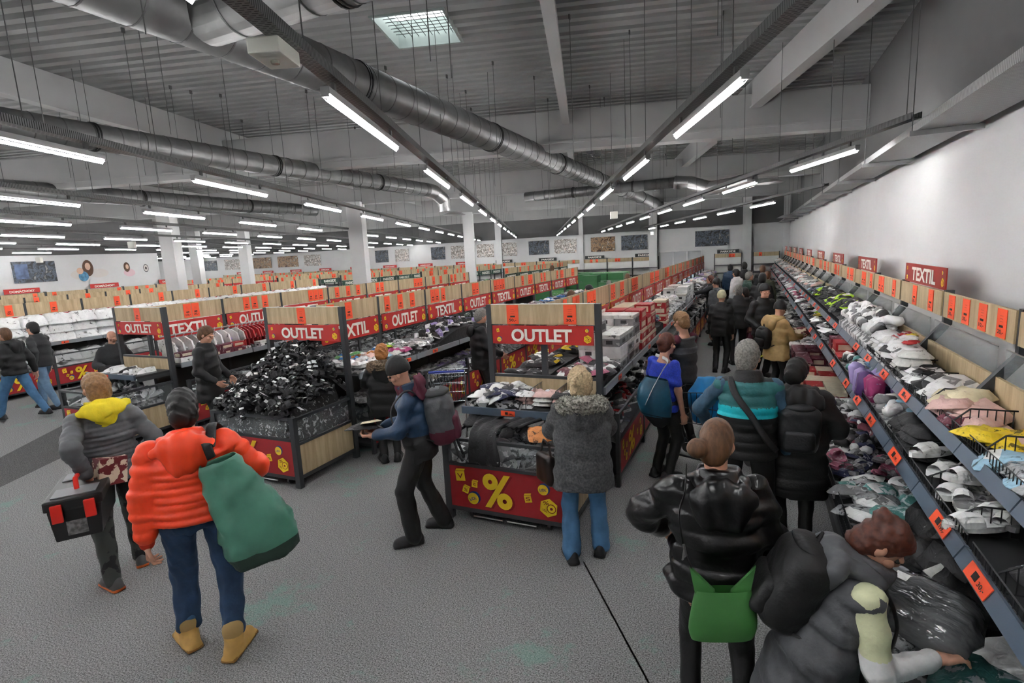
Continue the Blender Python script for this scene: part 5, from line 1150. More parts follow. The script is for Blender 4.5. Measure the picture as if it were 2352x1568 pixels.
        for k in 'lr':
            ra = top.get('arm', .052)*hgt+th*.5
            if sl <= 0: v.cap(J[k+'s']-sx*(.03 if k == 'r' else -.03), J[k+'s']+(J[k+'e']-J[k+'s'])*.03, ra*.95); continue
            if sl < .9: v.cap(J[k+'s'], J[k+'s']+(J[k+'e']-J[k+'s'])*min(1, sl*2), ra, ra*.92)
            else:
                v.cap(J[k+'s'], J[k+'e'], ra, ra*.95, q*1.4, max(0, int(n*.45))); v.cap(J[k+'e'], J[k+'e']+(J[k+'w']-J[k+'e'])*.93, ra*.95, ra*.72, q*1.4, max(0, int(n*.4)))
        if top.get('hood'):
            hs = top['hood']; c = nk-fr*(.095+th*1.1)-spine*.055*hgt; Rm = np.stack([sx, fr, spine], 1)
            vh = Vol(.02); vh.ell(c, A(.135, .058, .09)*hs, Rm); vh.ell(c-spine*.065*hs, A(.095, .05, .075)*hs, Rm); vh.ell(nk-fr*.03-spine*.005, A(.12, .105, .05)*hs, Rm)
            put('hood', vmesh('hood', [vh.net(h*.9 if near else .02, .010, 34, 11)], top['m'][0] if isinstance(top['m'], list) else top['m']), t)
        if top.get('skirt'):
            v.loft(pel+A(0, 0, -top['skirt'])+A(*top.get('skoff', (0, 0, 0))), pel+spine*.06, sx, [(.18*flare*bb+th), (.172*flare*bb+th), .162*bb+th], [.15*flare+th, .135*flare+th, .115+th], q, 3 if n else 0)
        if top.get('cut'): v.plane(*top['cut'])
        mf = top.get('matfn')
        put(top.get('name', 'jacket'), vmesh('jacket', [v.net(h*.9 if near else .02, top.get('wr', .006), top.get('wf', 30), 5)], top['m'], (lambda c: mf(c, pel, nk, J)) if mf else None), t)
        if top.get('band'):
            v = Vol(.01); v.loft(lo-spine*.01, lo+spine*.045, sx, [.16*bb+th*.6]*2, [.112+th*.6]*2)
            for k in 'lr': e = J[k+'e']+(J[k+'w']-J[k+'e'])*.9; d = nrm(J[k+'w']-J[k+'e']); v.cap(e, e+d*.04, .048*hgt, .043*hgt)
            put('rib_band', vmesh('rib_band', [v.net(.01)], top['band']), t)
        if top.get('under'):   # sleeves of a layer below a waistcoat
            v = Vol(.02); us = top.get('usl', .95)
            for k in 'lr': ra = .058*hgt; v.cap(J[k+'s'], J[k+'e'], ra+.008, ra); v.cap(J[k+'e'], J[k+'e']+(J[k+'w']-J[k+'e'])*us, ra, ra*.78)
            put('sleeves', vmesh('sleeves', [v.net(h*.9 if near else .02, .007, 40, 2)], top['under'], top.get('undermf')), t)
        if top.get('fur'):
            v = Vol(.02); c = nk-spine*.005-fr*.07; v.tor(c, .15*hgt, .06, nrm(spine+fr*.25), .85); put('fur_trim', vmesh('fur_trim', [v.net(.008, .03, 150, 8)], top['fur']), t)
        if top.get('scarf'):
            v = Vol(.02); v.loft(nk-spine*.05, nk+spine*.05+A(0, .01, 0), sx, [.115, .09], [.10, .085]); put('hood_collar', vmesh('hood_collar', [v.net(.009, .018, 55, 4)], top['scarf']), t)
            if top.get('shood'): v = Vol(.02); v.ell(nk-fr*.10+spine*.0, A(.14, .055, .085), np.stack([sx, fr, spine], 1)); v.ell(nk-fr*.12-spine*.06, A(.09, .05, .07), np.stack([sx, fr, spine], 1)); put('hood', vmesh('hood', [v.net(.009, .02, 55, 4)], top['scarf']), t)
    # hair or hat
    if hair:
        st = hair.get('style', 'short'); v = Vol(.02); g2 = hgt*.96; w = hair.get('w', .012); nz = hair.get('nz', .006)
        c0 = hc+HR@A(0, -.012, .026)
        v.ell(c0, (A(.076, .096, .102)+w)*g2, HR)
        if st in ('short', 'bun', 'long', 'curly'): 
            v.ell(hd_(0, -.05, -.035), (A(.068, .055, .075)+w)*g2, HR)
            if st == 'bun': v.ell(hd_(*hair.get('bun', (0, -.13, .01))), A(.042, .042, .042)*hair.get('bs', 1.))
            if st == 'long': v.loft(hd_(0, -.06, -.28), hd_(0, -.045, .02), HR[:, 0], [.06, .085, .08], [.03, .05, .06])
            nn = HR@nrm(A(0, .80, -.60)); v.plane(hc+HR@A(0, .035, 0), nn) if st != 'long' else v.plane(hc+HR@A(0, .045, 0), HR@nrm(A(0, .95, -.3)))
        else:   # knitted cap
            v.ell(c0+HR@A(0, -.01, .02), (A(.074, .092, .098)+w)*g2, HR); v.plane(hc+HR@A(0, 0, .0), HR@nrm(A(0, .25, -1)))
        o = put('hat' if st == 'beanie' else 'hair', vmesh('hair', [v.net(.009 if near else .016, nz, hair.get('nf', 70), 6)], hair['m']), t)
        if hair.get('brim'): 
            m = MB(); m.add([tuple(hd_(x, y, z)) for x, y, z in ((-.07, .07, .03), (.07, .07, .03), (.055, .17, .015), (-.055, .17, .015))], [(0, 1, 2, 3), (3, 2, 1, 0)]); m.build('peak', hair['m'], o)
    return t, J, dict(nk=nk, pel=pel, spine=spine, fr=fr, sx=sx, Rz=Rz, xy=A(*xy), hd=hd_)
def world(inf, p): q = inf['Rz']@A(p[0], p[1])+inf['xy']; return A(q[0], q[1], p[2])
def backpack(label, xy, face, inf, m, size=(.15, .09, .22), off=(0, 0, 0), m2=None, straps=None, lower=None, near=True):
    t = thing('backpack', label, 'backpack', (xy[0], xy[1], 0), R(face)-PI/2); nk, sp, fr, sx = inf['nk'], inf['spine'], inf['fr'], inf['sx']
    c = nk-sp*(size[2]*.9+.06)-fr*(.13+size[1])+sx*off[0]+fr*off[1]+sp*off[2]; Rm = np.stack([sx, fr, sp], 1)
    v = Vol(.04); v.rbox(c, A(*size), min(size)*.85, Rm); v.ell(c+sp*size[2]*.35, A(size[0]*1.0, size[1]*.95, size[2]*.75), Rm); me = vmesh('pack', [v.net(.012, .008, 22, 9)], m, (lambda q: ((q-c)@sp < -size[2]*.35)) if lower else None)
    if lower: me.materials.append(lower)
    put('pack', me, t); v = Vol(.03); v.rbox(c-fr*(size[1]*.95)-sp*size[2]*.35, (size[0]*.78, .035, size[2]*.42), .03, Rm); put('front_pocket', vmesh('pocket', [v.net(.012, .006, 30, 4)], lower or m), t)
    v = Vol(.02); v.ell(c+sp*size[2]*.95-fr*.01, A(size[0]*.85, size[1]*.9, .035), Rm); put('lid', vmesh('lid', [v.net(.012, .004, 30, 4)], m2 or m), t)
    for s in (-1, 1):
        mb = MB(); P = [c+fr*size[1]*.8+sp*size[2]*.75+sx*s*.07, nk-sp*.0-fr*.03+sx*s*.10, nk-sp*.02+fr*.06+sx*s*.13, nk-sp*.14+fr*.16+sx*s*.14, nk-sp*.30+fr*.13+sx*s*.17, c+fr*size[1]*.6-sp*size[2]*.7+sx*s*.13]
        mb.tube(spline(P), .019, 6, ry=.4); mb.build('strap', straps or m, t, smooth=True)
    mb = MB(); mb.tube([c+sp*size[2]*.9+sx*.03, c+sp*(size[2]+.06), c+sp*size[2]*.9-sx*.03], .008, 6); mb.build('handle', straps or m, t)
    return t, c
def spline(pts, k=6):
    P = [A(*p) for p in pts]; P = [2*P[0]-P[1]]+P+[2*P[-1]-P[-2]]; out = []
    for i in range(1, len(P)-2):
        for j in range(k):
            t = j/k; out.append(.5*((2*P[i])+(P[i+1]-P[i-1])*t+(2*P[i-1]-5*P[i]+4*P[i+1]-P[i+2])*t*t+(3*P[i]-P[i-1]-3*P[i+1]+P[i+2])*t**3))
    return out+[P[-2]]
def strap_thing(par, name, pts, m, w=.02, ry=.25): return MB().tube(spline(pts), w, 6, ry=ry).build(name, m, par, smooth=True)
def bag_loft(rings, m=22, sq=4):
    # open bag: rings of (centre, u half vector, v half vector)
    vs, fs = [], []
    for c, u, v in rings:
        for j in range(m):
            a = 2*PI*j/m; ca, sa = math.cos(a), math.sin(a); x = math.copysign(abs(ca)**(2/sq), ca); y = math.copysign(abs(sa)**(2/sq), sa); vs.append(A(*c)+A(*u)*x+A(*v)*y)
    for i in range(len(rings)-1):
        for j in range(m): fs.append((i*m+j, i*m+(j+1) % m, (i+1)*m+(j+1) % m, (i+1)*m+j))
    mb = MB(); mb.add(vs, fs); mb.add([vs[(len(rings)-1)*m+j] for j in range(m)], [tuple(range(m))]); return mb
# ------------------------------------------------------------------ people
def fab(key, col, rough=.7, var=.12, vs=18, bump=.25, bs=60, **k): return mat('cloth_'+key, col, rough, var=var, vscale=vs, bump=bump, bscale=bs, **k)
F = {'orange': fab('orange', 'ff4a1c', .45, .06, 8, .25, 24), 'orange_d': fab('orange_rib', 'e8391a', .7, .1, 40), 'jean': fab('jean', '2b4668', .8, .35, 9), 'jean_l': fab('jean_light', '4f7ea8', .8, .3, 7), 'jean_p': fab('jean_pale', '6f8fae', .8, .3, 7), 'black': fab('black', '121214', .6, .2), 'blackgloss': fab('black_gloss', '0e0e10', .28, .2, 8, .5, 18), 'char': fab('charcoal', '2b2c2e', .7), 'grey': fab('grey', '54565a', .6, .2), 'greyj': fab('grey_jacket', '5d5f62', .5, .2, 9, .3, 20), 'tweed': fab('tweed', '5f6062', .9, .4, 60, .6, 140), 'fur': fab('fur', 'a8a49a', .95, .6, 50, .8, 120), 'furb': fab('fur_brown', '8a7660', .95, .6, 50, .8, 120), 'teal': fab('teal_dark', '2c6e70', .6, .15), 'cyan': fab('cyan', '12c2d0', .5, .08), 'navy': fab('navy', '1d3a58', .5, .2), 'maroon': fab('maroon', '5a1f33', .8), 'tan': fab('tan', 'b99a66', .6, .15), 'blue': fab('royal_blue', '2442c4', .7, .35, 70), 'white': fab('white', 'dcdcdc', .7, .1), 'cream': fab('cream', 'd3d6ae', .7, .1), 'lil': fab('lilac', 'aaa2cc', .7, .1), 'dgreen': fab('dark_green', '1f3a30', .6), 'olive': fab('olive', '3c3f30', .7), 'camo': mat('cloth_camo', '3a3d3a', .8, col2='17181a', vscale=9, kind='sharp'), 'yellow': fab('yellow', 'e8d21c', .7, .1), 'beige': fab('beige_knit', 'cfc7a2', .9, .2), 'red': fab('red', 'a3242a', .7), 'orangeT': fab('orange_shirt', 'f07a2a', .7), 'slate': fab('slate_blue', '3a5a72', .7, .2)}
Hm = {'black': mat('hair_black', '15110f', .5, var=.3, vscale=60), 'brown': mat('hair_brown', '6b4a30', .55, var=.4, vscale=60, stretch=(1, 1, .2)), 'fair': mat('hair_fair', '96714a', .55, var=.35, vscale=60), 'grey': mat('hair_grey', '8d8a84', .6, var=.5, vscale=70), 'blond': mat('hair_blond', 'd6bd96', .6, var=.35, vscale=60), 'auburn': mat('hair_auburn', '5a2c1c', .5, var=.4, vscale=50), 'ginger': mat('hair_ginger', 'b5763c', .55, var=.35, vscale=60), 'knit': F['black'], 'bald': skin1}
def dark_sole(): return mat('sole_dark', '1a1a1a', .7)
SH = {'black': dict(m=mat('shoe_black', '17171a', .45)), 'grey': dict(m=mat('shoe_grey', '4a4a4a', .6), sole=mat('sole_orange', 'd86a2a', .6))}
# 1 man in the orange puffer jacket, walking away
pA, fA = (-3.30, 2.12), 139
tA, JA, iA = person('man in bright orange puffer jacket and blue jeans walking away', pA, fA, 1.79,
    dict(m=F['orange'], th=.045, q=.11, n=10, hem=.02, hood=1.2, band=F['orange_d'], wr=.008, flare=1.05, arm=.062), dict(m=F['jean'], fit=1.06, wr=.016, cuff=.068, len=.84, ankle=fab('jean_cuff', '3d5f82', .8)), dict(m=mat('boot_tan', 'd0a45c', .7, var=.2, vscale=12), sole=mat('sole_tan', '96703a', .7), boot=.08, lace=F['black'], s=1.12), dict(m=Hm['black'], style='short', w=.017, nz=.008),
    dict(lf=(-.17, .12, 0), rf=(.12, -.12, 0), lh=(-.30, -.02, .80), rh=(.22, .28, 1.16), rhint=(.8, -.3, -.6), lhint=(-.8, -.4, 0), lean=.03, hp=-.2, lcurl=.7, lfd=-.45, rfd=.5), build=1.2)
# green shopping bag on his right shoulder
gb = thing('shopping_bag', 'large dark green folded-top bag slung behind the man in orange', 'bag')
gm = mat('bag_green', '558f7a', .4, var=.2, vscale=4, bump=.3, bscale=10)
def W(px, py, d): r_ = ray(px, py); return CAMP+r_*(d/np.linalg.norm(r_[:2]))
dA = math.hypot(*pA)
rows = [((500, 1056), 36, .0), ((516, 1088), 48, .02), ((546, 1135), 62, .06), ((578, 1185), 74, .1), ((602, 1232), 78, .12), ((614, 1266), 68, .12)]
rings = []
for i, ((px, py), hw, dp) in enumerate(rows):
    c = W(px, py, dA-.20); e = W(px+hw, py-hw*.42, dA-.20)-c; v = nrm(A(c[0], c[1], 0))*(.05+dp*.75); rings.append((c+r_off if False else c, e, v))
R3 = []; nr = 22     # finer rings, then creases: ridged folds of the stiff fabric
for i in range(nr+1):
    u_ = i/nr*(len(rings)-1); k_ = min(int(u_), len(rings)-2); f_ = u_-k_; R3.append(tuple(A(*rings[k_][q_])*(1-f_)+A(*rings[k_+1][q_])*f_ for q_ in range(3)))
MS = 48; mb = bag_loft(R3, MS, 3.2); rs_ = np.random.RandomState(5); fr_ = rs_.uniform(-1, 1, (7, 3))*A(30, 30, 34); ph_ = rs_.uniform(0, 6, 7); vv_ = []
for i, p in enumerate(mb.v):
    p = A(*p); c_ = R3[min(i//MS, nr)][0]; d_ = nrm(p-c_); vv_.append(tuple(p+d_*.016*sum((1-abs(math.sin(fr_[j]@p+ph_[j])))*((-1)**j) for j in range(7))/1.6))
mb.v = vv_; mb.m = [1 if i//MS >= nr-3 else 0 for i in range(len(mb.f))]
o = mb.build('bag_body', [gm, fab('bag_bottom', '22382f', .5)], gb, smooth=True); md = o.modifiers.new('t', 'SOLIDIFY'); md.thickness = .004
c = [W(470+x, y, dA-.17) for x, y in ((18, 1060), (0, 1020), (-8, 985))]; top_s = world(iA, JA['rs']+A(-.02, -.02, .13))
strap_thing(gb, 'strap', [W(486, 1052, dA-.24), W(474, 1020, dA-.235), world(iA, JA['rs']+A(-.06, -.17, .02)), world(iA, JA['rs']+A(-.05, -.05, .115)), world(iA, JA['rs']+A(-.04, .08, .09)), world(iA, JA['rs']+A(.02, .17, -.06))], F['black'], .03, .2)
# 2 man in grey quilted jacket with yellow hood, carrying a black tool box
pB, fB = (-4.80, 2.44), 163
tB, JB, iB = person('man in grey quilted jacket with a yellow hood carrying a tool box', pB, fB, 1.77,
    dict(m=F['greyj'], th=.03, q=.10, n=14, hem=.08, scarf=F['yellow'], shood=1, wr=.008, arm=.054), dict(m=F['camo'], fit=1.0, wr=.01, cuff=.062), SH['grey'], dict(m=Hm['fair'], style='short', w=.016, nz=.008),
    dict(lh=(*W(200, 1092, math.hypot(*pB)-.2), 1), rh=(.26, .12, 1.0), lhint=(-.45, -.9, .0), lf=(-.14, -.10, 0), rf=(.12, .16, 0), hy=.25, lcurl=1.1, rcurl=.9), build=1.05)
tb = thing('tool_box', 'black plastic tool box with red latches in the hand of the grey man', 'tool box', tuple(W(203, 1196, math.hypot(*pB)-.2)), R(fB)-PI/2-.35); tb.scale = (1.2,)*3
tbm = mat('toolbox_black', '121213', .4); 
o = MB().prism([(-.115, 0), (.115, 0), (.135, .20), (-.135, .20)], 'y', -.25, .25).build('case', tbm, tb); bevel(o.data, .012)
o = MB().box(-.145, .145, -.265, .265, .20, .265).build('lid', tbm, tb); bevel(o.data, .012)
for s in (-1, 1): MB().box(-.11, .11, s*.15-.075, s*.15+.075, .266, .272).build('lid_inlay', mat('toolbox_grey', '77797c', .5), tb)
for s in (-1, 1): o = MB().box(s*.08-.028, s*.08+.028, -.285, -.262, .13, .24).build('latch', mat('latch_red', 'e02a1c', .4), tb); bevel(o.data, .006)
for s in (-1, 1): MB().box(-.147, -.139, s*.14-.025, s*.14+.025, .12, .24).build('latch', mat('latch_red', 'e02a1c', .4), tb)
MB().tube([(0, -.12, .27), (0, -.11, .335), (0, .11, .335), (0, .12, .27)], .014, 8).build('handle', mat('latch_red', 'e02a1c', .4), tb)
MB().box(-.05, .05, -.254, -.249, .03, .12).build('sticker', mat('sticker_grey', '8a8a8a', .5, var=.6, vscale=40), tb)
cb = MB(); cb.box(-.15, .15, -.10, .10, -.11, .11); o = cb.build('gift_carton', mat('carton_print', '6a1e22', .5, col2='d8c8b0', vscale=12, kind='sharp'), None, tuple(W(240, 1075, math.hypot(*pB)-.06)), R(fB)+.2); o.rotation_euler[0] = .15; bevel(o.data, .004); tag(o, 'dark red printed carton clamped under the arm of the grey man', 'carton')
# 3 man with beanie and grey hiking backpack, reading a pack in his hands
pC, fC = (-2.72, 3.83), 208
tC, JC, iC = person('man in navy jacket and black beanie reading a pack beside the sandal bin', pC, fC, 1.70,
    dict(m=[F['navy'], F['black']], th=.03, hem=.14, wr=.012, wf=24, scarf=F['maroon'], shood=1, matfn=lambda c, pel, nk, J: (c[:, 2] < pel[2]+.1)), dict(m=F['black'], fit=1.08, wr=.01, cuff=.085), SH['black'], dict(m=Hm['knit'], style='beanie', w=.016, nz=.003),
    dict(lh=(-.10, .36, 1.04), rh=(.14, .34, 1.02), lf=(-.13, .12, 0), rf=(.14, -.14, 0), hp=-.45, lpalm=(.3, 0, 1), rpalm=(-.3, 0, 1), lean=.05, lcurl=.7, rcurl=.7))
bt, bc = backpack('grey and dark red hiking backpack on the man with the beanie', pC, fC, iC, F['grey'], (.17, .13, .25), (0, .03, -.03), F['char'], F['char'], lower=F['maroon'])
for s in (-1, 1): strap_thing(bt, 'loose_strap', [bc-iC['spine']*.2+iC['sx']*s*.1-iC['fr']*.08, bc-iC['spine']*.34+iC['sx']*s*.11-iC['fr']*.1, bc-iC['spine']*.42+iC['sx']*s*.09-iC['fr']*.12], F['char'], .012)
o = soft(.34, .26, .05, 12, .4).build('garment_pack', GM['black'], None, tuple(world(iC, A(.02, .47, 1.06))), R(fC)); o.rotation_euler[0] = .3; tag(o, 'black garment pack held by the man with the beanie', 'packet')
o = soft(.2, .26, .02, 13, .1).build('picture_card', GM['sand'], None, tuple(world(iC, A(.05, .42, 1.11))), R(fC)+.4); o.rotation_euler[0] = .3; tag(o, 'pale picture card on the pack held by the beanie man', 'card')
# 4 woman in grey tweed coat with fur hood and pale jeans
pD, fD = (-1.23, 4.0), 112
tD, JD, iD = person('woman in grey tweed coat with fur hood and light blue jeans', pD, fD, 1.60,
    dict(m=F['tweed'], th=.05, hem=.24, flare=1.1, hood=1.1, fur=F['fur'], wr=.006, arm=.056, name='coat'), dict(m=F['jean_l'], fit=1.0, wr=.012, cuff=.078), SH['black'], dict(m=Hm['blond'], style='curly', w=.03, nz=.016, nf=110),
    dict(lh=(-.16, .34, .95), rh=(.12, .36, 1.0), lhint=(-.8, -.5, -.3), rhint=(.8, -.5, -.4), rf=(.13, .06, 0), lf=(-.12, -.04, 0)), build=1.12)
hb = thing('handbag', 'small dark brown handbag hanging from the tweed coat woman', 'handbag', tuple(world(iD, A(-.30, .10, .62))), R(fD)-PI/2+.5)
hbm = mat('leather_brown', '2a1a14', .35, var=.5, vscale=6); v = Vol(.02); v.rbox((0, 0, .13), (.045, .12, .13), .04); put('pouch', vmesh('pouch', [v.net(.01, .005, 20, 3)], hbm), hb); MB().tube([(0, -.09, .24), (0, -.06, .36), (.02, .06, .36), (0, .09, .24)], .01, 6).build('handle', hbm, hb)
strap_thing(hb, 'strap', [(.1, .0, .3), (.13, -.15, .5), (.3, -.25, .7), (.38, -.22, .78)], F['black'], .008)
# 5 woman in glossy black puffer with a green bag
pE, fE = (-.13, 2.62), 97
tE, JE, iE = person('woman in glossy black puffer jacket with a green shoulder bag', pE, fE, 1.70,
    dict(m=F['blackgloss'], th=.05, q=.08, n=6, hem=.08, flare=1.08, hood=1.15, wr=.014, wf=26, arm=.056), dict(m=F['black'], fit=.86, wr=.005, cuff=.05), SH['black'], dict(m=Hm['brown'], style='bun', w=.010, nz=.003, bun=(-.06, -.125, -.035), bs=1.15),
    dict(lh=(-.26, .24, 1.0), rh=(.3, .16, .84), hp=-.35, hy=-.3, lhint=(-1, -.3, 0), rhint=(1, -.4, 0), lf=(-.12, .05, 0), rf=(.15, -.05, 0), twist=.05), build=1.05)
sb = thing('shoulder_bag', 'green slouchy shoulder bag hanging behind the black puffer woman', 'bag'); dE = math.hypot(*pE)
sgm = mat('bag_bright_green', '3f7d3c', .6, var=.15, vscale=5, bump=.3, bscale=10); rings = []
for (px, py, hw, dp) in ((1660, 1352, 66, .03), (1660, 1372, 72, .045), (1660, 1410, 80, .06), (1658, 1440, 84, .06), (1657, 1460, 74, .045)):
    c = W(px, py, dE-.26); e = W(px+hw, py, dE-.26)-c; rings.append((c, e, nrm(A(c[0], c[1], 0))*dp))
o = bag_loft(rings, 26, 3).build('bag_body', [sgm, F['char']], sb, smooth=True); md = o.modifiers.new('s', 'SUBSURF'); md.levels = md.render_levels = 1
for sx_ in (-1, 1):   # the two raised corners that run up into the straps
    b0, b1 = W(1660+sx_*64, 1358, dE-.26), W(1660+sx_*18, 1356, dE-.26); tp = W(1660+sx_*76, 1300, dE-.25); m = MB(); k = nrm(A(b0[0], b0[1], 0))*.012
    m.add([b0-k, b1-k, tp-k, b0+k, b1+k, tp+k], [(0, 1, 2), (5, 4, 3), (0, 3, 4, 1), (1, 4, 5, 2), (2, 5, 3, 0)]); m.build('corner_flap', sgm, sb)
strap_thing(sb, 'strap', [W(1588, 1302, dE-.25), W(1572, 1262, dE-.25), W(1560, 1180, dE-.24), world(iE, JE['ls']+A(.02, -.12, .03)), world(iE, JE['ls']+A(.03, .0, .12))], F['black'], .014)
MB().tube([W(1570, 1250, dE-.27), W(1576, 1275, dE-.27), W(1568, 1285, dE-.27), W(1572, 1262, dE-.27)], .006, 6).build('carabiner', zinc, sb)
# 6 man in teal and black body warmer
pF, fF = (.0, 4.52), 93
def bandF(c, pel, nk, J):
    z = c[:, 2]; top_ = nk[2]; out = np.full(len(z), 2); out[z > top_-.30] = 1; out[z > top_-.215] = 0; out[z > top_-.02] = 2; return out
tF, JF, iF = person('grey-haired man in teal and black quilted waistcoat with a cyan stripe', pF, fF, 1.77,
    dict(m=[F['teal'], F['cyan'], F['black']], th=.04, q=.06, n=8, hem=.12, sleeve=0, matfn=bandF, wr=.004, name='waistcoat', under=[F['slate'], F['black']], collarh=.06), dict(m=F['black'], fit=1.05, wr=.008, cuff=.075), SH['black'], dict(m=Hm['grey'], style='short', w=.016, nz=.010, nf=100),
    dict(lh=(-.30, .26, 1.0), rh=(.30, .06, .86), lhint=(-1, -.5, 0), rhint=(1, -.5, 0), hy=-.55, lf=(-.13, .05, 0), rf=(.16, -.08, 0)), build=1.12)
cs = strap_thing(None, 'crossbody_strap', [world(iF, iF['nk']+A(*q)) for q in ((-.10, .10, -.06), (-.13, -.02, .0), (-.10, -.155, -.10), (.02, -.178, -.27), (.13, -.172, -.45), (.215, -.06, -.58))], F['char'], .026, .15); tag(cs, 'dark crossbody strap over the teal waistcoat', 'strap')
gl = thing('glasses', 'yellow-green framed glasses on the grey-haired man', 'glasses', (pF[0], pF[1], 0), R(fF)-PI/2); hh = iF['hd']
MB().tube([hh(.078, .0, .0), hh(.072, .085, .002), hh(.04, .1, .002), hh(.0, .105, .004), hh(-.04, .1, .002), hh(-.072, .085, .002), hh(-.078, .0, .0)], .004, 6).build('frame', mat('frame_lime', 'b8c020', .4), gl)
# 7 woman in long black coat with dark backpack
pG, fG = (.36, 4.72), 92
tG, JG, iG = person('person in long black padded coat with a black backpack', pG, fG, 1.60,
    dict(m=F['black'], th=.05, q=.05, n=9, hem=.40, flare=1.08, hood=1.35, wr=.01, wf=22, arm=.056, name='coat'), dict(m=F['black'], fit=.95), SH['black'], dict(m=Hm['black'], style='short', w=.018, nz=.008), dict(lh=(-.24, .2, .95), rh=(.26, .22, .95), hp=-.3, hy=-.4), build=1.15)
backpack('black roll-top backpack with grey straps on the long coat', pG, fG, iG, fab('pack_black', '1c1d20', .5), (.14, .07, .19), (0, .0, -.03), None, F['grey'])
# 8 woman in grey padded waistcoat bending over the bins, black backpack
pH, fH = (.34, 2.45), 5
def sleeveH(c): return np.where(c[:, 2] > .93, 0, np.where(c[:, 0] < 9, 1, 1))
tH, JH, iH = person('woman in long grey padded waistcoat bending over the wall bins', pH, fH, 1.62,
    dict(m=F['grey'], th=.035, q=.07, n=5, hem=.06, skirt=.42, skoff=(0, -.08, 0), flare=1.08, sleeve=0, hood=1.2, wr=.008, name='waistcoat', under=[F['cream'], F['white']], undermf=lambda c: np.where(c[:, 2] > .92, 0, 1)), dict(m=F['black'], fit=.95), SH['black'], dict(m=Hm['auburn'], style='bun', w=.014, nz=.010, bun=(0, -.09, .09), bs=.9),
    dict(pelvis=(.0, -.05, .80), neck=(-.02, .13, 1.17), head=(-.03, .19, 1.27), lh=(-.20, .42, .84), rh=(.10, .35, .86), rhint=(.5, -.4, -1), lhint=(-.6, -.2, -1), hp=-.75, hy=-.2, lf=(-.12, .02, 0), rf=(.12, -.1, 0), rpalm=(0, .2, -1), lpalm=(0, .2, -1), rcurl=.4, lcurl=.5), build=1.05)
backpack('large plain black backpack on the bending woman in grey', pH, fH, iH, F['black'], (.16, .10, .21), (0, .03, .02))
o = soft(.44, .36, .09, 17, .25, 9, 7, .3).build('garment_bag', mat('bag_clear_dark', '6e7072', .14, var=.6, vscale=14, coat=.6, bump=1., bscale=16, stretch=(.35, 1.6, 1)), None, tuple(W(2110, 1400, 2.72)), .5, True); o.rotation_euler = (.35, .1, -.5); tag(o, 'clear shiny bag with a dark garment in front of the bending woman', 'bag')
MB().box(-.03, .03, -.02, .02, 0, .002).build('bag_sticker', [GM['white']], o, (-.08, .06, .093))
o = soft(.36, .3, .07, 18, .3, 8, 6, .3).build('garment_bag', GM['clear'], None, tuple(W(2050, 1455, 2.66)), .9, True); o.rotation_euler = (.2, .2, .3); tag(o, 'clear bag lying under the hand of the bending woman', 'bag')
# 9 woman in blue top with a blue bag
pI, fI = (-.84, 5.79), 52
tI, JI, iI = person('woman in bright blue patterned top with black trousers at the aisle row', pI, fI, 1.63, dict(m=F['blue'], th=.015, hem=.10, sleeve=.35, wr=.006, collar=0, name='blouse'), dict(m=F['black'], fit=.95), SH['black'], dict(m=Hm['auburn'], style='bun', w=.012, nz=.005, bun=(0, -.12, .0), bs=.9), dict(rh=(.22, .06, .78), lh=(-.2, .25, .95), hp=-.2), build=1.02)
ib = thing('shoulder_bag', 'quilted petrol blue shoulder bag with a striped strap', 'bag'); dI = math.hypot(*pI); bm_ = fab('petrol', '22566e', .3, .3, 9, .6, 14); rings = []
for (px, py, hw, dp) in ((1508, 868, 26, .05), (1503, 890, 36, .09), (1502, 920, 42, .11), (1506, 950, 36, .1), (1512, 968, 22, .06)):
    c = W(px, py, dI-.30); e = W(px+hw, py+hw*.2, dI-.30)-c; rings.append((c, e, nrm(A(c[0], c[1], 0))*dp))
o = bag_loft(rings, 20, 2.6).build('bag_body', bm_, ib, smooth=True); strap_thing(ib, 'strap', [W(1482, 930, dI-.42), W(1500, 890, dI-.40), W(1522, 850, dI-.33), W(1533, 828, dI-.16), world(iI, JI['ls']+A(.04, .0, .07))], F['white'], .018); o = rings[3]
bag_loft([(rings[3][0]+A(0, 0, .01), rings[3][1]*1.04, rings[3][2]*1.04), (rings[4][0], rings[4][1]*1.06, rings[4][2]*1.06), (rings[4][0]-A(0, 0, .05), rings[4][1]*.5, rings[4][2]*.5)], 20, 2.6).build('bag_base', F['black'], ib, smooth=True)
# 10.. people along the right-hand aisle
person('man in grey short-sleeved shirt leaning to the aisle row', (-.75, 6.95), 150, 1.72, dict(m=[F['char'], F['grey']], th=.02, hem=.1, sleeve=.45, wr=.008, collar=0, name='shirt', under=F['maroon'], matfn=lambda c, p, n, J: (np.abs(c[:, 2]-n[2]+.2) < .04)), dict(m=F['black']), SH['black'], dict(m=Hm['fair'], style='short', w=.014, nz=.008), dict(lh=(-.15, .4, 1.05), rh=(.2, .35, 1.05), hp=-.3))
pK, fK = (.40, 9.45), 35
tK, JK, iK = person('person in tan hooded coat and black beanie holding a box', pK, fK, 1.57, dict(m=F['tan'], th=.05, q=.03, n=7, hem=.2, flare=1.1, hood=1.15, wr=.008, name='coat'), dict(m=F['black'], fit=1.), SH['black'], dict(m=Hm['knit'], style='beanie', w=.02, nz=.004), dict(lh=(-.1, .38, 1.02), rh=(.1, .36, 1.0), hp=-.35, lpalm=(.4, 0, 1), rpalm=(-.4, 0, 1)))
backpack('small black backpack on the tan coat', pK, fK, iK, F['black'], (.13, .08, .17), (-.03, 0, -.1), near=False)
o = MB().box(-.12, .12, -.09, .09, -.03, .03).build('held_box', mat('carton_print', '6a1e22', .5), None, tuple(world(iK, A(0, .46, 1.06))), R(fK)); o.rotation_euler[0] = .5; tag(o, 'printed box in the hands of the tan coat', 'box')
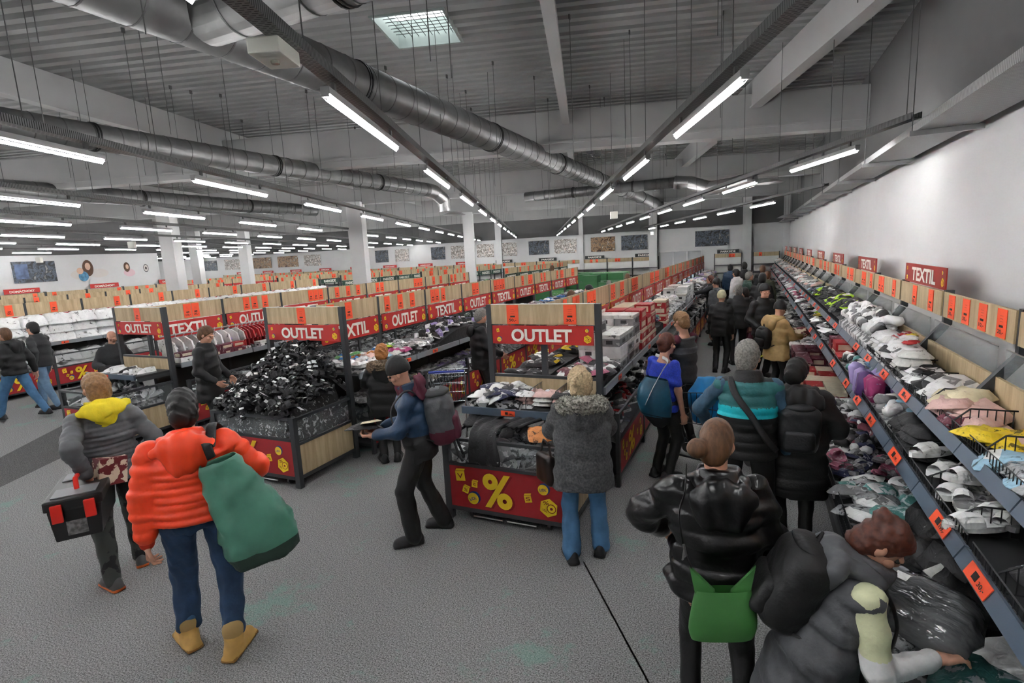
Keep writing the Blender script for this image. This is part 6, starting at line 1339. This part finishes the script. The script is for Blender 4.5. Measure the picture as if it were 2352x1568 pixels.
far = [('man in dark cap and black coat facing the aisle', (.22, 10.9), -60, 1.76, F['black'], F['black'], Hm['knit'], 'beanie', dict(rh=(.2, .2, 1.0))),
       ('woman with long auburn hair and pale knitted hat in the aisle', (-.52, 11.2), 80, 1.62, F['black'], F['black'], F['beige'], 'beanie', {}),
       ('dark-coated man with a lilac scarf behind the pale hat', (-.22, 12.0), 100, 1.68, F['char'], F['black'], Hm['grey'], 'short', {}),
       ('dark-haired person with brown bag bending by the blue basket', (.08, 12.7), 200, 1.6, F['black'], F['maroon'], Hm['black'], 'long', dict(lean=.12)),
       ('tall man in black coat far down the aisle', (.25, 14.0), 80, 1.8, F['black'], F['black'], Hm['black'], 'short', {}),
       ('older man in dark green quilted jacket far down the aisle', (-.08, 16.4), 20, 1.72, F['dgreen'], F['black'], Hm['grey'], 'short', dict(rh=(.2, .35, 1.1))),
       ('person in white puffer jacket far down the aisle', (-.38, 17.8), 140, 1.74, F['white'], F['black'], Hm['black'], 'short', {}),
       ('woman with red hair band in dark coat at the aisle row', (-1.0, 16.2), 190, 1.66, F['char'], F['black'], Hm['auburn'], 'long', dict(lh=(-.1, .5, 1.15))),
       ('person in grey hooded jacket at the aisle row', (-.75, 14.2), 130, 1.68, F['grey'], F['black'], Hm['black'], 'beanie', {}),
       ('man in black jacket farthest down the aisle by the end wall', (-.2, 20.5), 90, 1.85, F['black'], F['black'], Hm['black'], 'short', {}),
       ('woman in navy jacket before the end wall shelf', (-.7, 21.5), 90, 1.75, F['navy'], F['black'], Hm['black'], 'short', {}),
       ('person in dark jacket before the corner shelf bay', (.35, 19.0), 95, 1.78, F['char'], F['black'], Hm['brown'], 'short', {}),
       ('person in brown-trimmed dark coat by the wall bins', (.42, 16.8), 60, 1.7, F['olive'], F['black'], Hm['brown'], 'short', {}),
       ('brown-haired woman between the two middle rows', (-3.75, 11.6), 60, 1.66, F['olive'], F['black'], Hm['brown'], 'long', {}),
       ('dark-haired woman in profile between the two middle rows', (-3.6, 12.8), 180, 1.7, F['navy'], F['black'], Hm['black'], 'bun', {}),
       ('person in orange shirt beside the green crates', (-3.7, 17.6), 100, 1.72, F['orangeT'], F['black'], Hm['brown'], 'short', {}),
       ('person in yellow jacket beside the green crates', (-4.15, 16.9), 100, 1.55, F['yellow'], F['black'], Hm['grey'], 'short', {}),
       ('person in red sweater behind the green crates', (-8.1, 22.6), 100, 1.95, F['red'], F['black'], Hm['brown'], 'short', {}),
       ('dark-clothed person leaning over the white bedding', (-13.9, 10.9), 170, 1.74, F['black'], F['black'], Hm['black'], 'short', dict(lean=.15)),
       ('person in grey jacket standing between the far left rows', (-17.2, 13.4), 100, 1.85, F['grey'], F['black'], Hm['brown'], 'short', {})]
for lab, xy, fc, H, tm, lm, hm, st, ps in far:
    person(lab, xy, fc, H, dict(m=tm, th=.035, hem=.14, hood=1.0 if 'hood' in lab else 0, wr=.008, q=.03 if 'puffer' in lab or 'quilt' in lab else 0, n=7 if 'puffer' in lab or 'quilt' in lab else 0), dict(m=lm), SH['black'], dict(m=hm, style=st, w=.016, nz=.006), ps, near=False)
# people on the left
pL, fL = (-4.02, 7.6), 40
person('man in long black jacket beside the trolley between the rows', pL, fL, 1.70, dict(m=F['black'], th=.045, hem=.2, wr=.01, hood=1.), dict(m=F['black']), SH['black'], dict(m=Hm['grey'], style='short', w=.016, nz=.008), dict(lh=(-.15, .35, .95), rh=(.2, .3, .95), hp=-.3), near=False)
person('woman in black coat with brown fur hood at the sandal bin row', (-4.2, 5.3), 130, 1.50, dict(m=F['black'], th=.05, hem=.2, hood=1.1, fur=F['furb'], wr=.01, name='coat'), dict(m=F['black']), SH['black'], dict(m=Hm['ginger'], style='short', w=.022, nz=.012), dict(lh=(-.16, .36, 1.0), rh=(.14, .36, 1.0), hp=-.25))
person('man in long black coat looking down at the sandals', (-7.28, 5.16), 25, 1.74, dict(m=F['black'], th=.04, hem=.32, wr=.008, flare=1.08, name='coat'), dict(m=F['black']), SH['black'], dict(m=Hm['brown'], style='short', w=.013, nz=.006), dict(lh=(-.2, .2, .95), rh=(.2, .2, .95), hp=-.4))
person('bald man in dark grey jacket behind the leftmost bin', (-10.05, 5.45), 350, 1.60, dict(m=F['char'], th=.035, hem=.12, wr=.008), dict(m=F['black']), SH['black'], None, dict(lh=(-.2, .25, 1.0), rh=(.2, .25, 1.0), hp=-.3), near=False)
person('man in black jacket and blue jeans striding at the far left', (-12.2, 4.95), 205, 1.70, dict(m=F['black'], th=.04, hem=.08, hood=1.1, wr=.01), dict(m=F['jean_l'], fit=1.05), SH['black'], dict(m=Hm['brown'], style='short', w=.014, nz=.006), dict(lf=(-.1, .36, 0), rf=(.1, -.34, .02), rh=(.28, -.12, .85), lh=(-.26, .2, .9)), near=False)
person('man in charcoal jacket and grey jeans walking beside the striding man', (-12.6, 5.55), 205, 1.72, dict(m=F['char'], th=.035, hem=.08, wr=.01), dict(m=F['jean_p'], fit=1.), SH['black'], dict(m=Hm['black'], style='short', w=.016, nz=.006), dict(lf=(-.1, -.22, 0), rf=(.1, .24, 0), lh=(-.32, -.12, .9)), near=False)
# ------------------------------------------------------------------ trolley and baskets
tr = thing('shopping_trolley', 'wire shopping trolley with blue handle beside the sandal bin row', 'trolley', (-3.95, 6.5, 0), R(25))
chrome = mat('chrome_wire', 'b8bcc0', .25, .9)
m = MB()
def wires(m, c0, c1, n, r=.004):   # ladder of wires between two rails
    for i in range(n+1): t = i/n; m.tube([Vector(c0[0]).lerp(Vector(c0[1]), t), Vector(c1[0]).lerp(Vector(c1[1]), t)], r, 4, cap=False)
tp = [(-.27, -.42, .98), (.27, -.42, .98), (.22, .42, .86), (-.22, .42, .86)]; bt_ = [(-.22, -.30, .55), (.22, -.30, .55), (.18, .36, .52), (-.18, .36, .52)]
for i in range(4):
    j = (i+1) % 4; wires(m, (tp[i], tp[j]), (bt_[i], bt_[j]), 12)
    for k in (0, .33, .66, 1): m.tube([Vector(tp[i]).lerp(Vector(bt_[i]), k), Vector(tp[j]).lerp(Vector(bt_[j]), k)], .005, 4, cap=False)
wires(m, (bt_[0], bt_[1]), (bt_[3], bt_[2]), 10); m.build('basket', chrome, tr)
MB().tube([(-.24, -.5, 1.02), (.24, -.5, 1.02)], .018, 8).build('handle', mat('handle_blue', '2a3c9a', .4), tr)
for s in (-1, 1): MB().tube([(s*.24, -.5, 1.02), (s*.24, -.4, .9), (s*.22, -.3, .5), (s*.22, -.36, .12)], .012, 6).build('frame', chrome, tr); MB().tube([(s*.22, -.36, .14), (s*.2, .4, .14)], .012, 6).build('frame', chrome, tr)
for s in (-1, 1):
    for y in (-.36, .4): MB().cyl((s*.21-.012, y, .06), (s*.21+.012, y, .06), .06, 14).build('wheel', castm, tr)
bb = mat('basket_blue', '1450a8', .4)
def basket_thing(label, x, y, z, rz, s=1.):
    t = thing('shopping_basket', label, 'basket', (x, y, z), rz)
    m = bag_loft([(A(0, 0, .42*s), A(.24*s, 0, 0), A(0, .17*s, 0)), (A(0, 0, .40*s), A(.24*s, 0, 0), A(0, .17*s, 0)), (A(0, 0, .02*s), A(.19*s, 0, 0), A(0, .13*s, 0)), (A(0, 0, 0), A(.18*s, 0, 0), A(0, .12*s, 0))], 24, 5); o = m.build('tub', bb, t); md = o.modifiers.new('t', 'SOLIDIFY'); md.thickness = .012
    MB().tube([(-.24*s, 0, .41*s), (-.2*s, 0, .62*s), (.2*s, 0, .62*s), (.24*s, 0, .41*s)], .012, 8).build('handle', mat('handle_black', '1a1a1c', .5), t)
basket_thing('blue wheeled basket standing in the aisle', *at_z(1718, 772)[:2], 0, .3, 1.15)
tc2 = thing('shopping_trolley', 'trolley with blue bag beside the woman in the blue top', 'trolley', (-.38, 6.3, 0), R(70))
m = MB()
for i in range(4):
    j = (i+1) % 4; wires(m, (tp[i], tp[j]), (bt_[i], bt_[j]), 12)
    for k in (0, .5, 1): m.tube([Vector(tp[i]).lerp(Vector(bt_[i]), k), Vector(tp[j]).lerp(Vector(bt_[j]), k)], .005, 4, cap=False)
m.build('basket', wirem, tc2)
for s in (-1, 1):
    MB().tube([(s*.24, -.5, 1.02), (s*.24, -.4, .9), (s*.22, -.3, .5), (s*.22, -.36, .12), (s*.2, .4, .12)], .012, 6).build('frame', wirem, tc2)
    for y in (-.36, .4): MB().cyl((s*.21-.012, y, .06), (s*.21+.012, y, .06), .06, 14).build('wheel', castm, tc2)
v = Vol(.03); v.loft((0, 0, .56), (0, .05, 1.05), (1, 0, 0), [.17, .19, .2, .12], [.2, .24, .22, .1]); o = put('blue_bag', vmesh('blue_bag', [v.net(.015, .02, 12, 3)], mat('bag_blue', '1a86c8', .5, var=.2, vscale=5)), None, (-.38, 6.3, 0), R(70)); tag(o, 'bright blue cloth bag standing in the dark trolley', 'bag')

for o in bpy.data.objects:
    if o.name.startswith('printed_marks'): o['kind'] = 'stuff'
